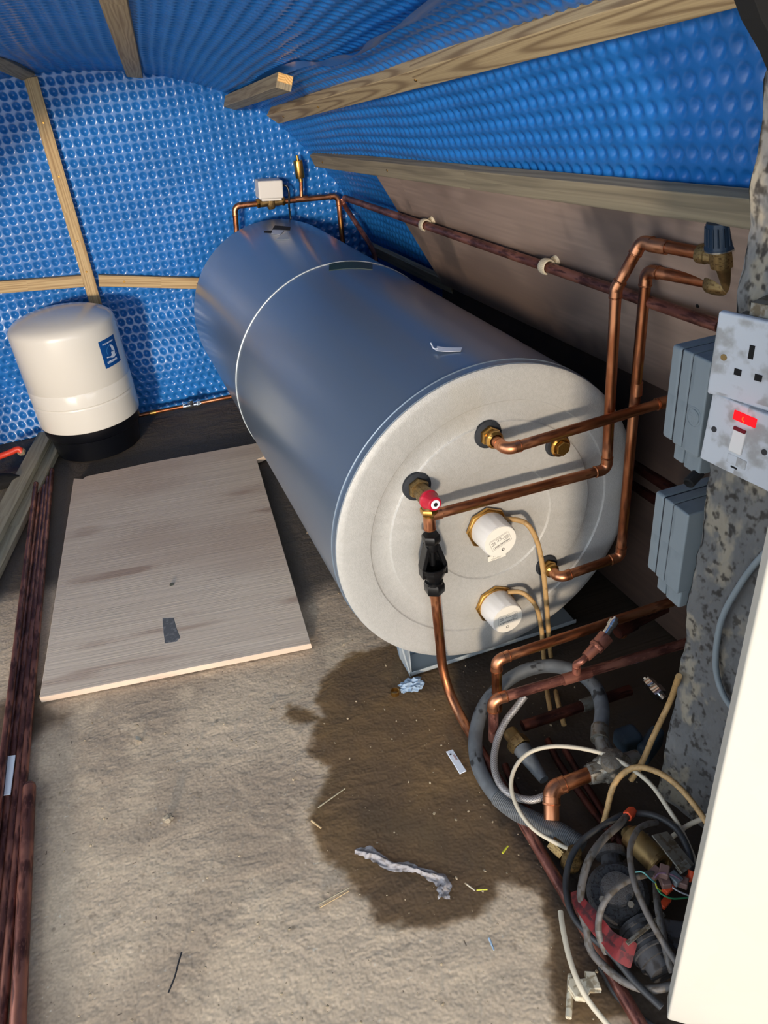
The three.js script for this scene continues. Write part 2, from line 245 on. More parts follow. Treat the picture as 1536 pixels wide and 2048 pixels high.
// cups pressed into the sheet: depth at sheet coordinates (a, b) in metres
const PITCH = 0.034;
function cup(a, b, stagger) {
  const j = Math.floor(b / PITCH), off = stagger && (j & 1) ? 0.5 : 0, i = Math.floor(a / PITCH - off);
  const x = a - (i + off + 0.5) * PITCH, y = b - (j + 0.5) * PITCH, r = Math.hypot(x, y);
  const q = r / 0.0130; return q < 1 ? -0.0085 * (1 - q * q) * (1 - 0.25 * q * q) : 0;
}
function sheetGeometry(k0, k1, z0, z1, du, dz, dimple) {
  const N = 400, acc = [0]; let pv = vault(k0, -2); const zm = -2;
  for (let i = 1; i <= N; i++) { const q = vault(lerp(k0, k1, i / N), zm); acc.push(acc[i - 1] + q.distanceTo(pv)); pv = q; }
  const Lu = acc[N], nu = Math.round(Lu / du), nz = Math.round((z1 - z0) / dz), pos = new Float32Array((nu + 1) * (nz + 1) * 3), uv = new Float32Array((nu + 1) * (nz + 1) * 2), idx = [];
  const ks = []; for (let i = 0, c = 0; i <= nu; i++) { const s = Lu * i / nu; while (c < N - 1 && acc[c + 1] < s) c++; ks.push(lerp(k0, k1, (c + (s - acc[c]) / Math.max(1e-9, acc[c + 1] - acc[c])) / N)); }
  for (let j = 0, v = 0; j <= nz; j++) { const z = lerp(z0, z1, j / nz);
    for (let i = 0; i <= nu; i++, v++) {
      const s = Lu * i / nu, p = vault(ks[i], z), n = vaultNormal(ks[i], z);
      const w = 0.010 * (fbm(s * 3 + 5, z * 2.6 + 20, 3) - 0.5) * 2 * sstep(0, 0.15, z - z0), sag = 0.004 * Math.sin(z * 7 + s * 3);
      p.addScaledVector(n, w + sag * 0.6 + (dimple ? cup(s + 0.006 * Math.sin(z * 4), z + 0.01 * Math.sin(s * 5), false) : 0));
      pos.set([p.x, p.y, p.z], v * 3); uv.set([s, z], v * 2);
    } }
  for (let j = 0; j < nz; j++) for (let i = 0; i < nu; i++) { const a = j * (nu + 1) + i, b = a + 1, c = a + nu + 1, d = c + 1; idx.push(a, c, b, b, c, d); }
  const g = new THREE.BufferGeometry(); g.setAttribute('position', new THREE.BufferAttribute(pos, 3)); g.setAttribute('uv', new THREE.BufferAttribute(uv, 2)); g.setIndex(idx); g.computeVertexNormals(); return g;
}
const ceiling = structure('ceiling', [0, 1.5, -1.5]);
part('membrane_sheet', sheetGeometry(3.4, 8.05, ZB - 0.01, 0.2, 0.0049, 0.0049, true), M.membrane, ceiling);
part('masonry', boxUV(new THREE.BoxGeometry(3.4, 0.12, 4.6)).translate(0, 1.98, -1.3), M.stone, ceiling);
{ // torn edge where two sheets lap, curling down from the ceiling
  const e = [[6.02, -3.3], [6.105, -2.286], [6.268, -2.196], [6.268, -1.975], [6.252, -1.855], [6.17, -1.714], [6.17, -1.584], [6.121, -1.463], [6.089, -1.373], [6.0, -1.1]], pos = [], uv = [], idx = [], N = 120, m = 8;
  const c = new THREE.CatmullRomCurve3(e.map((q) => new THREE.Vector3(q[0], 0, q[1])));
  for (let i = 0; i <= N; i++) { const q = c.getPoint(i / N), up = sstep(0.25, 0.42, i / N); for (let j = 0; j <= m; j++) { const k = q.x + 0.16 * j / m, n = vaultNormal(k, q.z), p = vault(k, q.z).addScaledVector(n, 0.004 + up * 0.022 * (1 - j / m) ** 2 - 0.003); pos.push(p.x, p.y, p.z); uv.push(j * 0.01, q.z); } }
  for (let i = 0; i < N; i++) for (let j = 0; j < m; j++) { const a = i * (m + 1) + j, b = a + m + 1; idx.push(a, a + 1, b, a + 1, b + 1, b); }
  const g = new THREE.BufferGeometry(); g.setAttribute('position', new THREE.Float32BufferAttribute(pos, 3)); g.setAttribute('uv', new THREE.Float32BufferAttribute(uv, 2)); g.setIndex(idx); g.computeVertexNormals();
  part('membrane_lap', g, M.membrane, ceiling);
}
const gap_shade = structure('gap_shade_1', [0.75, 1.3, -0.75]);
part('gap_shade_slab', slab([[0.6517, 1.3472, -0.75], [0.6723, 1.3182, -0.75], [0.7018, 1.2869, -0.75], [0.7821, 1.1804, -0.75], [0.7791, 1.3377, -0.75]], [0, 0, 1], 0.03), M.dark, gap_shade);  // black slab added to stand for the dark gap beyond the membrane edge
const wallLeft = structure('wall_left', [-1.2, 0, -1.5]);
part('membrane_sheet', sheetGeometry(0, 3.4, ZB - 0.01, -1.7, 0.03, 0.04, false), M.membrane, wallLeft);
part('masonry', boxUV(new THREE.BoxGeometry(0.12, 2.1, 1.8)).translate(-1.6, 0.95, -2.6), M.stone, wallLeft);
const wallRight = structure('wall_right', [1.2, 0, -1.5]);
part('membrane_sheet', sheetGeometry(7.98, 11, ZB - 0.01, -0.4, 0.009, 0.009, true), M.membrane, wallRight);
part('masonry', boxUV(new THREE.BoxGeometry(0.12, 2.1, 4.6)).translate(1.66, 0.95, -1.3), M.stone, wallRight);
const wallBack = structure('wall_back', [0, 0, ZB]);
{ // back sheet, its foot pushed forward where it hangs loose
  const x0 = -1.25, x1 = 1.15, y0 = -0.01, y1 = 1.42, nx = 565, ny = 334, pos = [], uv = [], idx = [];
  for (let j = 0; j <= ny; j++) for (let i = 0; i <= nx; i++) {
    const x = lerp(x0, x1, i / nx), y = lerp(y0, y1, j / ny), low = 1 - sstep(0.3, 0.56, y);
    let z = ZB + 0.012 * (fbm(x * 3 + 7, y * 3, 3) - 0.5) + low * (0.03 * Math.sin(x * 5 + 1) * Math.sin(y * 9) + 0.05 * (1 - y / 0.56));
    z += cup(x + 0.03 * low * y, y + 0.008 * Math.sin(x * 4), low > 0.5);
    pos.push(x, y, z); uv.push(x, y);
  }
  for (let j = 0; j < ny; j++) for (let i = 0; i < nx; i++) { const a = j * (nx + 1) + i, c = a + nx + 1; idx.push(a, a + 1, c, a + 1, c + 1, c); }
  const g = new THREE.BufferGeometry(); g.setAttribute('position', new THREE.Float32BufferAttribute(pos, 3)); g.setAttribute('uv', new THREE.Float32BufferAttribute(uv, 2)); g.setIndex(idx); g.computeVertexNormals();
  part('membrane_sheet', g, M.membrane, wallBack);
  part('masonry', boxUV(new THREE.BoxGeometry(3.4, 2.1, 0.12)).translate(0, 0.95, ZB - 0.14), M.stone, wallBack);
}
const wallFront = structure('wall_front', [0, 0, 0.7]);
part('masonry', boxUV(new THREE.BoxGeometry(0.5, 2.0, 0.14)).translate(1.45, 1.0, 0.7), M.stone, wallFront);
part('lintel', boxUV(new THREE.BoxGeometry(2.6, 0.12, 0.14)).translate(-0.05, 1.9, 0.7), M.stone, wallFront);
// floor: rough screed with a damp patch
const WET = [[0.428, -1.451], [0.294, -1.461], [0.207, -1.413], [0.169, -1.329], [0.168, -1.275], [0.102, -1.351], [0.081, -1.314], [0.114, -1.276], [0.148, -1.270], [0.113, -1.191], [0.135, -1.129], [0.095, -1.056], [0.073, -1.014], [0.073, -0.953], [0.111, -0.875], [0.139, -0.804], [0.135, -0.771], [0.209, -0.737], [0.291, -0.704], [0.347, -0.718], [0.365, -0.747], [0.403, -0.710], [0.390, -0.632], [0.342, -0.501], [0.541, -0.421], [1.195, -1.249], [0.623, -1.412]];
const SHEET_FRONT = [[-0.643, -1.661], [-0.482, -1.681], [-0.476, -1.613], [-0.378, -1.545], [-0.425, -1.510], [-0.482, -1.502], [-0.622, -1.453]];  // darker brown floor at the front left corner of the plywood sheet
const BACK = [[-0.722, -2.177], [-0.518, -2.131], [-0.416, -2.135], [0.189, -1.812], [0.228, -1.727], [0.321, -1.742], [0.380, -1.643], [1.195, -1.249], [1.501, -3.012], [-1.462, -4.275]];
function inside(P, x, y) { let s = 1e9, c = 1; for (let i = 0, j = P.length - 1; i < P.length; j = i++) { const [ax, ay] = P[i], [bx, by] = P[j]; const ex = bx - ax, ey = by - ay, wx = x - ax, wy = y - ay, t = clamp((wx * ex + wy * ey) / (ex * ex + ey * ey)); s = Math.min(s, (wx - ex * t) ** 2 + (wy - ey * t) ** 2); if ((ay > y) !== (by > y) && x < (bx - ax) * (y - ay) / (by - ay) + ax) c = -c; } return -c * Math.sqrt(s); }
const FX0 = -1.3, FX1 = 0.8, FZ0 = -3.4, FZ1 = 0;
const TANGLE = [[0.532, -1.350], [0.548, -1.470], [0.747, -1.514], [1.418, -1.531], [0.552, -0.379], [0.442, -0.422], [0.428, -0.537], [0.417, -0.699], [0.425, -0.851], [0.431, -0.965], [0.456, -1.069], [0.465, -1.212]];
const floorInfo = (u, v) => {
  const x = lerp(FX0, FX1, u), z = lerp(FZ0, FZ1, v), n = (fbm(x * 9, z * 9, 4) - 0.5) * 0.05 + (vn(x * 90, z * 90) - 0.5) * 0.012;
  return { x, z, tang: sstep(-0.02, 0.03, inside(TANGLE, x, z) + n), wet: sstep(-0.014, 0.012, inside(WET, x, z) + n), sheetFront: sstep(-0.03, 0.03, inside(SHEET_FRONT, x, z) + n), back: sstep(-0.05, 0.05, inside(BACK, x, z) + n) };
};
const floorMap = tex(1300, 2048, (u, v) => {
  const { x, z, wet, sheetFront, back, tang } = floorInfo(u, v);
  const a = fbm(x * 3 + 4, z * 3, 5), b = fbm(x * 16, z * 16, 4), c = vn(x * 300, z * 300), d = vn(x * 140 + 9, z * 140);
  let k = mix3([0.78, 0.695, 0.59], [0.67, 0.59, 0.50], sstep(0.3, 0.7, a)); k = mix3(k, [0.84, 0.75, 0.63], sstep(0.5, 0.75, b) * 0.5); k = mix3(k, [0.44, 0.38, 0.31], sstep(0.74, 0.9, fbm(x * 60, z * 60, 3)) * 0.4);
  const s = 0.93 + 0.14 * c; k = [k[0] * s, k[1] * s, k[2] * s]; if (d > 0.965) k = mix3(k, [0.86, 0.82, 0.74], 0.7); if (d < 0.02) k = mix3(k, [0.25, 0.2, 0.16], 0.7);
  k = mix3(k, [0.33 + 0.16 * b * a * 2, 0.255 + 0.12 * b * a * 2, 0.18 + 0.09 * b * a], wet * 0.93); k = mix3(k, [0.31, 0.24, 0.175], sheetFront * 0.8); k = mix3(k, [0.30, 0.265, 0.23], back * 0.88);
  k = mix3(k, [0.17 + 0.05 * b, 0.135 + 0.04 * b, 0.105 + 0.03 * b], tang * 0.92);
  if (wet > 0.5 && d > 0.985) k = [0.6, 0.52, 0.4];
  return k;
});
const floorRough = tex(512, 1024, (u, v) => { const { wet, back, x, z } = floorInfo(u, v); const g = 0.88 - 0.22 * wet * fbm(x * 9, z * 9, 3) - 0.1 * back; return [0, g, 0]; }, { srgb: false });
const floorBump = tex(1300, 2048, (u, v) => { const x = lerp(FX0, FX1, u), z = lerp(FZ0, FZ1, v); const p = fbm(x * 7, z * 7, 3), r = fbm(x * 13 + 5 * p, z * 26 + 2 * p, 5), s = vn(x * 240, z * 240), q = fbm(x * 60, z * 80, 3), e = 1 - Math.abs(2 * fbm(x * 9 + 8, z * 22 + 4 * p, 4) - 1), m = 0.25 + 0.75 * sstep(0.4, 0.65, p); const h = 0.55 * r + 0.12 * s + 0.26 * q * m + 0.07 * sstep(0.8, 1.0, e) * m; return [h, h, h]; }, { srgb: false });
const floor = structure('floor');
{
  const nx = 130, nz = 200, pos = [], uv = [], idx = [];
  for (let j = 0; j <= nz; j++) for (let i = 0; i <= nx; i++) { const x = lerp(-1.6, 1.6, i / nx), z = lerp(-3.5, 0.9, j / nz); pos.push(x, -0.004 + 0.007 * (fbm(x * 4, z * 4, 4) - 0.55), z); uv.push((x - FX0) / (FX1 - FX0), (z - FZ0) / (FZ1 - FZ0)); }
  for (let j = 0; j < nz; j++) for (let i = 0; i < nx; i++) { const a = j * (nx + 1) + i, c = a + nx + 1; idx.push(a, c, a + 1, a + 1, c, c + 1); }
  const g = new THREE.BufferGeometry(); g.setAttribute('position', new THREE.Float32BufferAttribute(pos, 3)); g.setAttribute('uv', new THREE.Float32BufferAttribute(uv, 2)); g.setIndex(idx); g.computeVertexNormals();
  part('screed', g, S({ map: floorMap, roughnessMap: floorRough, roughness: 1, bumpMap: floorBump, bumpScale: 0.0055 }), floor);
  part('slab', boxUV(new THREE.BoxGeometry(3.4, 0.1, 4.6)).translate(0, -0.07, -1.3), M.stone, floor);
}
const yard = structure('ground', [0, -0.13, 4]);
part('paving', boxUV(new THREE.BoxGeometry(24, 0.1, 22)).translate(-2, -0.18, 4), S({ color: 0xd2cabc, roughness: 0.9 }), yard);
// concrete pier by the doorway
const pier = structure('concrete_pier', [0.75, 0, -0.8]);
{
  const n = [-0.9507, 0, 0.3102], d = [0.3102, 0, 0.9507];    // face normal and direction towards the doorway
  const pierMap = tex(512, 1024, (u, v) => { const a = fbm(u * 3, v * 6, 4), b = fbm(u * 20, v * 40, 4), c = fbm(u * 60 + 5, v * 150, 3), edge = 1 - sstep(0.1, 0.42, u + 0.14 * (a - 0.5)), hi = sstep(0.45, 0.62, v + 0.1 * a); let k = mix3([0.455, 0.45, 0.44], [0.37, 0.37, 0.37], sstep(0.35, 0.65, a)); k = mix3(k, [0.60, 0.56, 0.48], sstep(0.5, 0.7, b) * edge * 0.7); return mix3(k, [0.16, 0.145, 0.13], sstep(0.64 - 0.10 * edge, 0.80, c) * (0.2 + 0.6 * edge)); });
  const pb = tex(512, 1024, (u, v) => { const edge = 1 - sstep(0.1, 0.42, u), h = 0.5 * fbm(u * 20, v * 40, 4) + 0.5 * fbm(u * 44 + 5, v * 88, 3) * (0.3 + 0.7 * edge); return [h, h, h]; }, { srgb: false });
  const m = S({ map: pierMap, roughness: 0.92, bumpMap: pb, bumpScale: 0.012 });
  const face = (o, ax, ay, w, h, nu, nv, flip, amp) => { const pos = [], uv = [], idx = []; const A = V(ax), B = V(ay), O = V(o), N = A.clone().cross(B).normalize().multiplyScalar(flip ? -1 : 1);
    for (let j = 0; j <= nv; j++) for (let i = 0; i <= nu; i++) { const p = O.clone().addScaledVector(A, w * i / nu).addScaledVector(B, h * j / nv); const e = 0.05 * (IN.noise(p.y * 2.6, 3.3, 0) * 0.9 + 0.5 * IN.noise(p.y * 9, 7, 0)), er = Math.exp(-(w * i / nu) / 0.06); p.addScaledVector(V([0.95, 0, 0.2]), -e * er * 0.5); p.addScaledVector(N, amp * (IN.noise(p.x * 14, p.y * 14, p.z * 14) + 0.7 * IN.noise(p.x * 40, p.y * 40, p.z * 40) * (0.3 + er))); pos.push(p.x, p.y, p.z); uv.push(i / nu * w / 0.5, j / nv * h / 1.7); }
    for (let j = 0; j < nv; j++) for (let i = 0; i < nu; i++) { const a = j * (nu + 1) + i, c = a + nu + 1; flip ? idx.push(a, c, a + 1, a + 1, c, c + 1) : idx.push(a, a + 1, c, a + 1, c + 1, c); }
    const g = new THREE.BufferGeometry(); g.setAttribute('position', new THREE.Float32BufferAttribute(pos, 3)); g.setAttribute('uv', new THREE.Float32BufferAttribute(uv, 2)); g.setIndex(idx); g.computeVertexNormals(); return g; };
  part('render_face', face([0.738, -0.02, -0.8], d, [0, 1, 0], 0.5, 1.7, 90, 300, false, 0.005), m, pier);
  part('render_return', face([0.738, -0.02, -0.8], [0.93, 0, -0.368], [0, 1, 0], 0.5, 1.7, 60, 200, true, 0.005), m, pier);
  part('core', place(box(0.46, 1.66, 0.44, 0.02).translate(0.27, 0.83, -0.27), [0.765, 0, -0.785], d, [0, 1, 0]), m, pier);
}
// ---------------------------------------------------------------- hot water tank
const CF = [0.616, 0.4025, -1.276], TR = 0.3625, AX = V([-0.028, -0.013, -1]).normalize(), OUT = AX.clone().negate();
const TUP = new THREE.Vector3(0, 1, 0).addScaledVector(AX, -AX.y).normalize(), TRT = AX.clone().cross(TUP);
const onAxis = (a) => V(CF).addScaledVector(AX, a).toArray();
const tankPt = (a, th, r) => V(CF).addScaledVector(AX, a).addScaledVector(TRT, r * Math.cos(th)).addScaledVector(TUP, r * Math.sin(th));
const offFace = (p, o) => V(p).addScaledVector(OUT, o).toArray();
function strip(fa, n, w0, w1, r, thick = 0.0012) {     // thin sheet lying on the round skin: fa(t, s) -> [a, th]
  const pos = [], uv = [], idx = [], m = 4, rows = [r + thick, r];
  for (const rr of rows) for (let i = 0; i <= n; i++) for (let j = 0; j <= m; j++) { const [a, th, l = 0] = fa(i / n, j / m); const p = tankPt(a, th, rr + l); pos.push(p.x, p.y, p.z); uv.push(i / n, j / m); }
  const N = (n + 1) * (m + 1), q = (a, b, c, d) => idx.push(a, b, c, b, d, c);
  for (let k = 0; k < 2; k++) for (let i = 0; i < n; i++) for (let j = 0; j < m; j++) { const a = k * N + i * (m + 1) + j; q(a, a + 1, a + m + 1, a + m + 2); }
  for (let i = 0; i < n; i++) { const a = i * (m + 1), b = a + m; q(a, a + m + 1, N + a, N + a + m + 1); q(b, b + m + 1, N + b, N + b + m + 1); }
  for (const i of [0, n]) for (let j = 0; j < m; j++) { const a = i * (m + 1) + j; q(a, a + 1, N + a, N + a + 1); }
  const g = new THREE.BufferGeometry(); g.setAttribute('position', new THREE.Float32BufferAttribute(pos, 3)); g.setAttribute('uv', new THREE.Float32BufferAttribute(uv, 2)); g.setIndex(idx); return toCreasedNormals(g, 0.6);
}
const tank = thing('hot_water_tank', 'large horizontal blue-grey steel cylinder with pale grey round end plate', 'tank', [0.59, 0, -2.2]);
{
  const sk = (a0, a1, ra, rb) => { const g = lathe([[ra - 0.004, a0], [ra, a0 + 0.003], [lerp(ra, rb, 0.5), (a0 + a1) / 2], [rb, a1 - 0.003], [rb - 0.004, a1]], CF, AX.toArray(), 160); const u = g.attributes.uv; for (let i = 0; i < u.count; i++) u.setXY(i, u.getX(i) * 2.2, u.getY(i)); return g; };
  part('front_shell', sk(0.030, 1.014, TR, TR), M.tankSkin, tank);
  part('rear_shell', [sk(1.014, 1.872, TR - 0.003, TR * 0.986), lathe([[TR * 0.984, 1.868], [TR * 0.97, 1.882], [0.2, 1.896], [0, 1.9]], CF, AX.toArray(), 120)], M.tankSkin, tank);
  part('seam_band', lathe([[TR - 0.003, 1.004], [TR + 0.0022, 1.006], [TR + 0.0022, 1.013], [TR - 0.003, 1.015]], CF, AX.toArray(), 160), M.tankSeam, tank);
  part('front_rim', [lathe([[TR - 0.012, 0.006], [TR - 0.001, 0.008], [TR - 0.0005, 0.029], [TR - 0.004, 0.0295]], CF, AX.toArray(), 160), lathe([[TR - 0.002, 0.027], [TR + 0.0016, 0.028], [TR + 0.0016, 0.031], [TR - 0.002, 0.032]], CF, AX.toArray(), 160)], M.tankSkin, tank);
  const pr = [[0, 0.004], [0.1405, 0.004], [0.1415, 0.0036], [0.1440, 0.0002], [0.145, 0], [0.2395, 0], [0.2405, 0.0002], [0.243, 0.0036], [0.244, 0.004], [0.2835, 0.004], [0.2845, 0.0036], [0.287, 0.0002], [0.288, 0], [0.345, 0.0003], [0.3575, 0.0015], [0.3605, 0.004], [0.3605, 0.012], [0.34, 0.014]];
  const g = lathe(pr, CF, AX.toArray(), 200); const u = g.attributes.uv, p = g.attributes.position; for (let i = 0; i < u.count; i++) u.setXY(i, p.getX(i), p.getY(i));
  part('end_plate', g, M.plate, tank, 'pale grey pressed end plate with raised rings');
  const TL = { hot: [0.6073, 0.6236, -1.2786], relief: [0.4437, 0.5492, -1.2731], lower: [0.7506, 0.2434, -1.2777], plug: [0.7705, 0.5565, -1.2823] };
  for (const [k, r] of [['hot', 0.030], ['relief', 0.031], ['lower', 0.028], ['plug', 0.028]]) part('gasket', lathe([[0, -0.006], [r * 0.9, -0.006], [r, -0.004], [r, 0.002], [0, 0.002]], TL[k], AX.toArray(), 32), M.rubber, tank, 'black round rubber gasket');
  part('blanking_plug', [hex(offFace(TL.plug, 0.004), OUT.toArray(), 0.021, 0.012), lathe([[0.02, 0], [0.0225, 0.001], [0.0225, 0.004], [0.0185, 0.006]], offFace(TL.plug, 0.014), OUT.toArray(), 28), hex(offFace(TL.plug, 0.018), OUT.toArray(), 0.0165, 0.011)], M.brass, tank, 'brass hexagonal blanking plug');
  // immersion heater heads
  const capPrint = (up) => { const c = document.createElement('canvas'); c.width = c.height = 256; const x = c.getContext('2d'); x.fillStyle = '#e9e3d6'; x.fillRect(0, 0, 256, 256); x.translate(128, 128); x.rotate(up); x.scale(1.32, 1.32); x.fillStyle = '#4a4844'; x.strokeStyle = '#7a766e'; x.lineWidth = 1.5;
    x.strokeRect(-64, -30, 128, 62); x.font = 'bold 17px sans-serif'; x.textAlign = 'center'; x.fillText('THERMOWATT', 0, -12); x.font = '26px serif'; x.fillText('CE', 4, 28); x.font = '8px sans-serif';
    for (let i = 0; i < 4; i++) x.fillRect(-58, -4 + i * 7, [40, 26, 46, 30][i], 2.2); for (let i = 0; i < 3; i++) x.fillRect(30, 2 + i * 8, [28, 20, 26][i], 3); x.fillRect(-60, 38, 120, 1.5);
    x.beginPath(); x.arc(6, -58, 8, 0, 7); x.lineWidth = 3; x.strokeStyle = '#3a3834'; x.stroke(); x.fillRect(8, -64, 5, 8);
    const t = new THREE.CanvasTexture(c); t.colorSpace = THREE.SRGBColorSpace; return t; };
  for (const [base, ang] of [[[0.5976, 0.4009, -1.2755], Math.PI - 0.35], [[0.6125, 0.183, -1.273], Math.PI - 0.05]]) {
    const h = part('heater_cover', lathe([[0.041, 0.006], [0.0415, 0.01], [0.0395, 0.062], [0.0375, 0.066], [0.0, 0.0665]], base, OUT.toArray(), 48), M.whiteCap, tank, 'round white immersion heater cover');
    part('printed_label', place(boxUV(new THREE.CylinderGeometry(0.0365, 0.0365, 0.0008, 40)).rotateX(Math.PI / 2), offFace(base, 0.0668), TRT.toArray(), TUP.toArray()), S({ map: capPrint(ang), roughness: 0.6 }), h, 'printed round face of the cover');
    const u = h.children[0].geometry.attributes.uv; for (let i = 0; i < u.count; i++) u.setXY(i, u.getX(i) / 0.073 + 0.5, 0.5 - u.getY(i) / 0.073);
    part('backnut', lathe([[0.034, 0], [0.0475, 0.001], [0.0495, 0.003], [0.0495, 0.010], [0.0475, 0.012], [0.034, 0.012]], base, OUT.toArray(), 8), M.brass, h, 'faceted brass backnut');
  }
  { // small printed sticker below the upper heater
    const c = document.createElement('canvas'); c.width = 256; c.height = 96; const x = c.getContext('2d'); x.fillStyle = '#ece7da'; x.fillRect(0, 0, 256, 96); x.fillStyle = '#2e2c29'; x.font = 'bold 34px sans-serif'; x.fillText('T', 70, 40); for (let i = 0; i < 5; i++) x.fillRect([110, 96, 128, 40, 60][i], 18 + i * 15, [120, 90, 96, 150, 120][i], 4); const t = new THREE.CanvasTexture(c); t.colorSpace = THREE.SRGBColorSpace;
    const g2 = boxUV(new THREE.BoxGeometry(0.044, 0.013, 0.0012)); const uu = g2.attributes.uv; for (let i = 0; i < uu.count; i++) uu.setXY(i, uu.getX(i) / 0.044 + 0.5, (uu.getY(i) - 0.17) / 0.013 + 0.5);
    part('sticker', place(g2, offFace([0.6217, 0.3135, -1.275], 0.002), [0.0557, 0.003, -0.0016], TUP.toArray()), S({ map: t, roughness: 0.6 }), tank, 'narrow white printed sticker');
  }
  // torn opening at the far top, green mark at the seam
  const ts = (corners, mat, name, lab, r = TR * 0.988, th = 0.001) => part(name, strip((t, s) => { const [p, q, v, w] = corners; return [lerp(lerp(p[0], q[0], t), lerp(w[0], v[0], t), s), lerp(lerp(p[1], q[1], t), lerp(w[1], v[1], t), s)]; }, 8, 0, 0, r, th), mat, tank, lab);
  ts([[1.7339, 1.571], [1.6701, 1.4459], [1.6096, 1.4955], [1.6733, 1.6397]], M.dark, 'torn_opening', 'dark torn opening in the skin');
  ts([[1.663, 1.6415], [1.6143, 1.5545], [1.5539, 1.6395], [1.6077, 1.696]], M.paper, 'loose_flap', 'pale loose flap', TR * 0.99);
  ts([[1.5388, 1.6503], [1.5724, 1.5589], [1.4515, 1.6173], [1.5, 1.7355]], M.tankSeam, 'loose_flap', 'pale loose flap', TR * 0.99);
  ts([[1.6871, 1.7169], [1.6529, 1.6432], [1.6158, 1.6744], [1.6674, 1.7358]], M.dark, 'torn_opening', 'dark torn opening in the skin');
  ts([[1.013, 1.5954], [0.9918, 1.234], [0.8841, 1.3448], [0.9359, 1.6676]], S({ map: tex(256, 64, (u, v) => mix3([0.12, 0.24, 0.17], [0.23, 0.32, 0.31], clamp(u * 0.9 + 0.5 * fbm(u * 6, v * 12, 3) - 0.15))), roughness: 0.5 }), 'green_mark', 'smeared green ink mark', TR + 0.0004, 0.0008);
  // steel cradle
  const y0 = 0.002, cr = (z) => [part('cradle_web', slab([[0.40, y0, z], [0.86, y0, z], [0.86, 0.13, z], [0.76, 0.075, z], [0.62, 0.047, z], [0.48, 0.075, z], [0.385, 0.13, z]], [0, 0, 1], 0.003), M.tankSkin, tank),
    part('cradle_foot', [box(0.46, 0.003, 0.07, 0.001).translate(0.63, y0 + 0.0015, z + 0.035), box(0.46, 0.012, 0.003, 0.001).translate(0.63, y0 + 0.006, z + 0.0685)], M.tankSeam, tank), part('cradle_side', [slab([[0.400, y0, z], [0.403, y0, z + 0.068], [0.383, 0.12, z + 0.068], [0.385, 0.12, z]], [-1, 0, 0], 0.003), box(0.004, 0.125, 0.004, 0.001).rotateZ(0.15).translate(0.393, 0.062, z + 0.068)], M.tankSeam, tank)];
  cr(-1.375); cr(-2.75);
}
// paper tag lying on the tank
single('paper_tag', [strip((t, s) => { const a = [0.1462, 1.6996], b = [0.1168, 1.5821], d = [b[0] - a[0], (b[1] - a[1]) * TR], l = Math.hypot(d[0], d[1]), w = 0.021 * (s - 0.5); return [lerp(a[0], b[0], t) - d[1] / l * w, lerp(a[1], b[1], t) + d[0] / l * w / TR, 0.001 + 0.006 * (1 - t) ** 3]; }, 14, 0, 0, TR + 0.001, 0.0006), tube([tankPt(...[0.1422, 1.6983], TR + 0.008), tankPt(...[0.1506, 1.7101], TR + 0.008), tankPt(...[0.1715, 1.7], TR + 0.012)].map((p) => p.toArray()), 0.0016)], M.paper, 'small curled white paper tag lying on top of the blue-grey tank', 'tag');

// ---------------------------------------------------------------- pipework at the end plate
const RP = 0.011;
{ // hot outlet
  const b = [0.6073, 0.6236, -1.2786], e = offFace(b, 0.080), end = [0.9719, 0.6339, -1.2089];
  const o = thing('copper_pipe', 'short level copper pipe from the topmost gasket to the upper grey box', 'pipe', b);
  part('union_nut', [hex(offFace(b, 0.004), OUT.toArray(), 0.0215, 0.016), lathe([[0.0, 0], [0.017, 0], [0.0185, 0.004], [0.0185, 0.014], [0.0135, 0.018]], offFace(b, 0.019), OUT.toArray(), 28)], M.brass, o, 'brass union nut');
  plumb(o, [offFace(b, 0.03), e, end], RP, M.copper, { er: 1.5 });
  part('coupling', [cyl([0.962, 0.6341, -1.2087], [0.9943, 0.634, -1.2096], RP * 1.15, RP * 1.15, 22), cyl([0.9583, 0.6339, -1.2086], [0.962, 0.6341, -1.2087], RP * 1.2, RP * 1.05, 22)], M.copper, o);
  part('pipe', cyl([0.9917, 0.6346, -1.2095], [1.0676, 0.633, -1.2116], RP), M.copper, o);
}
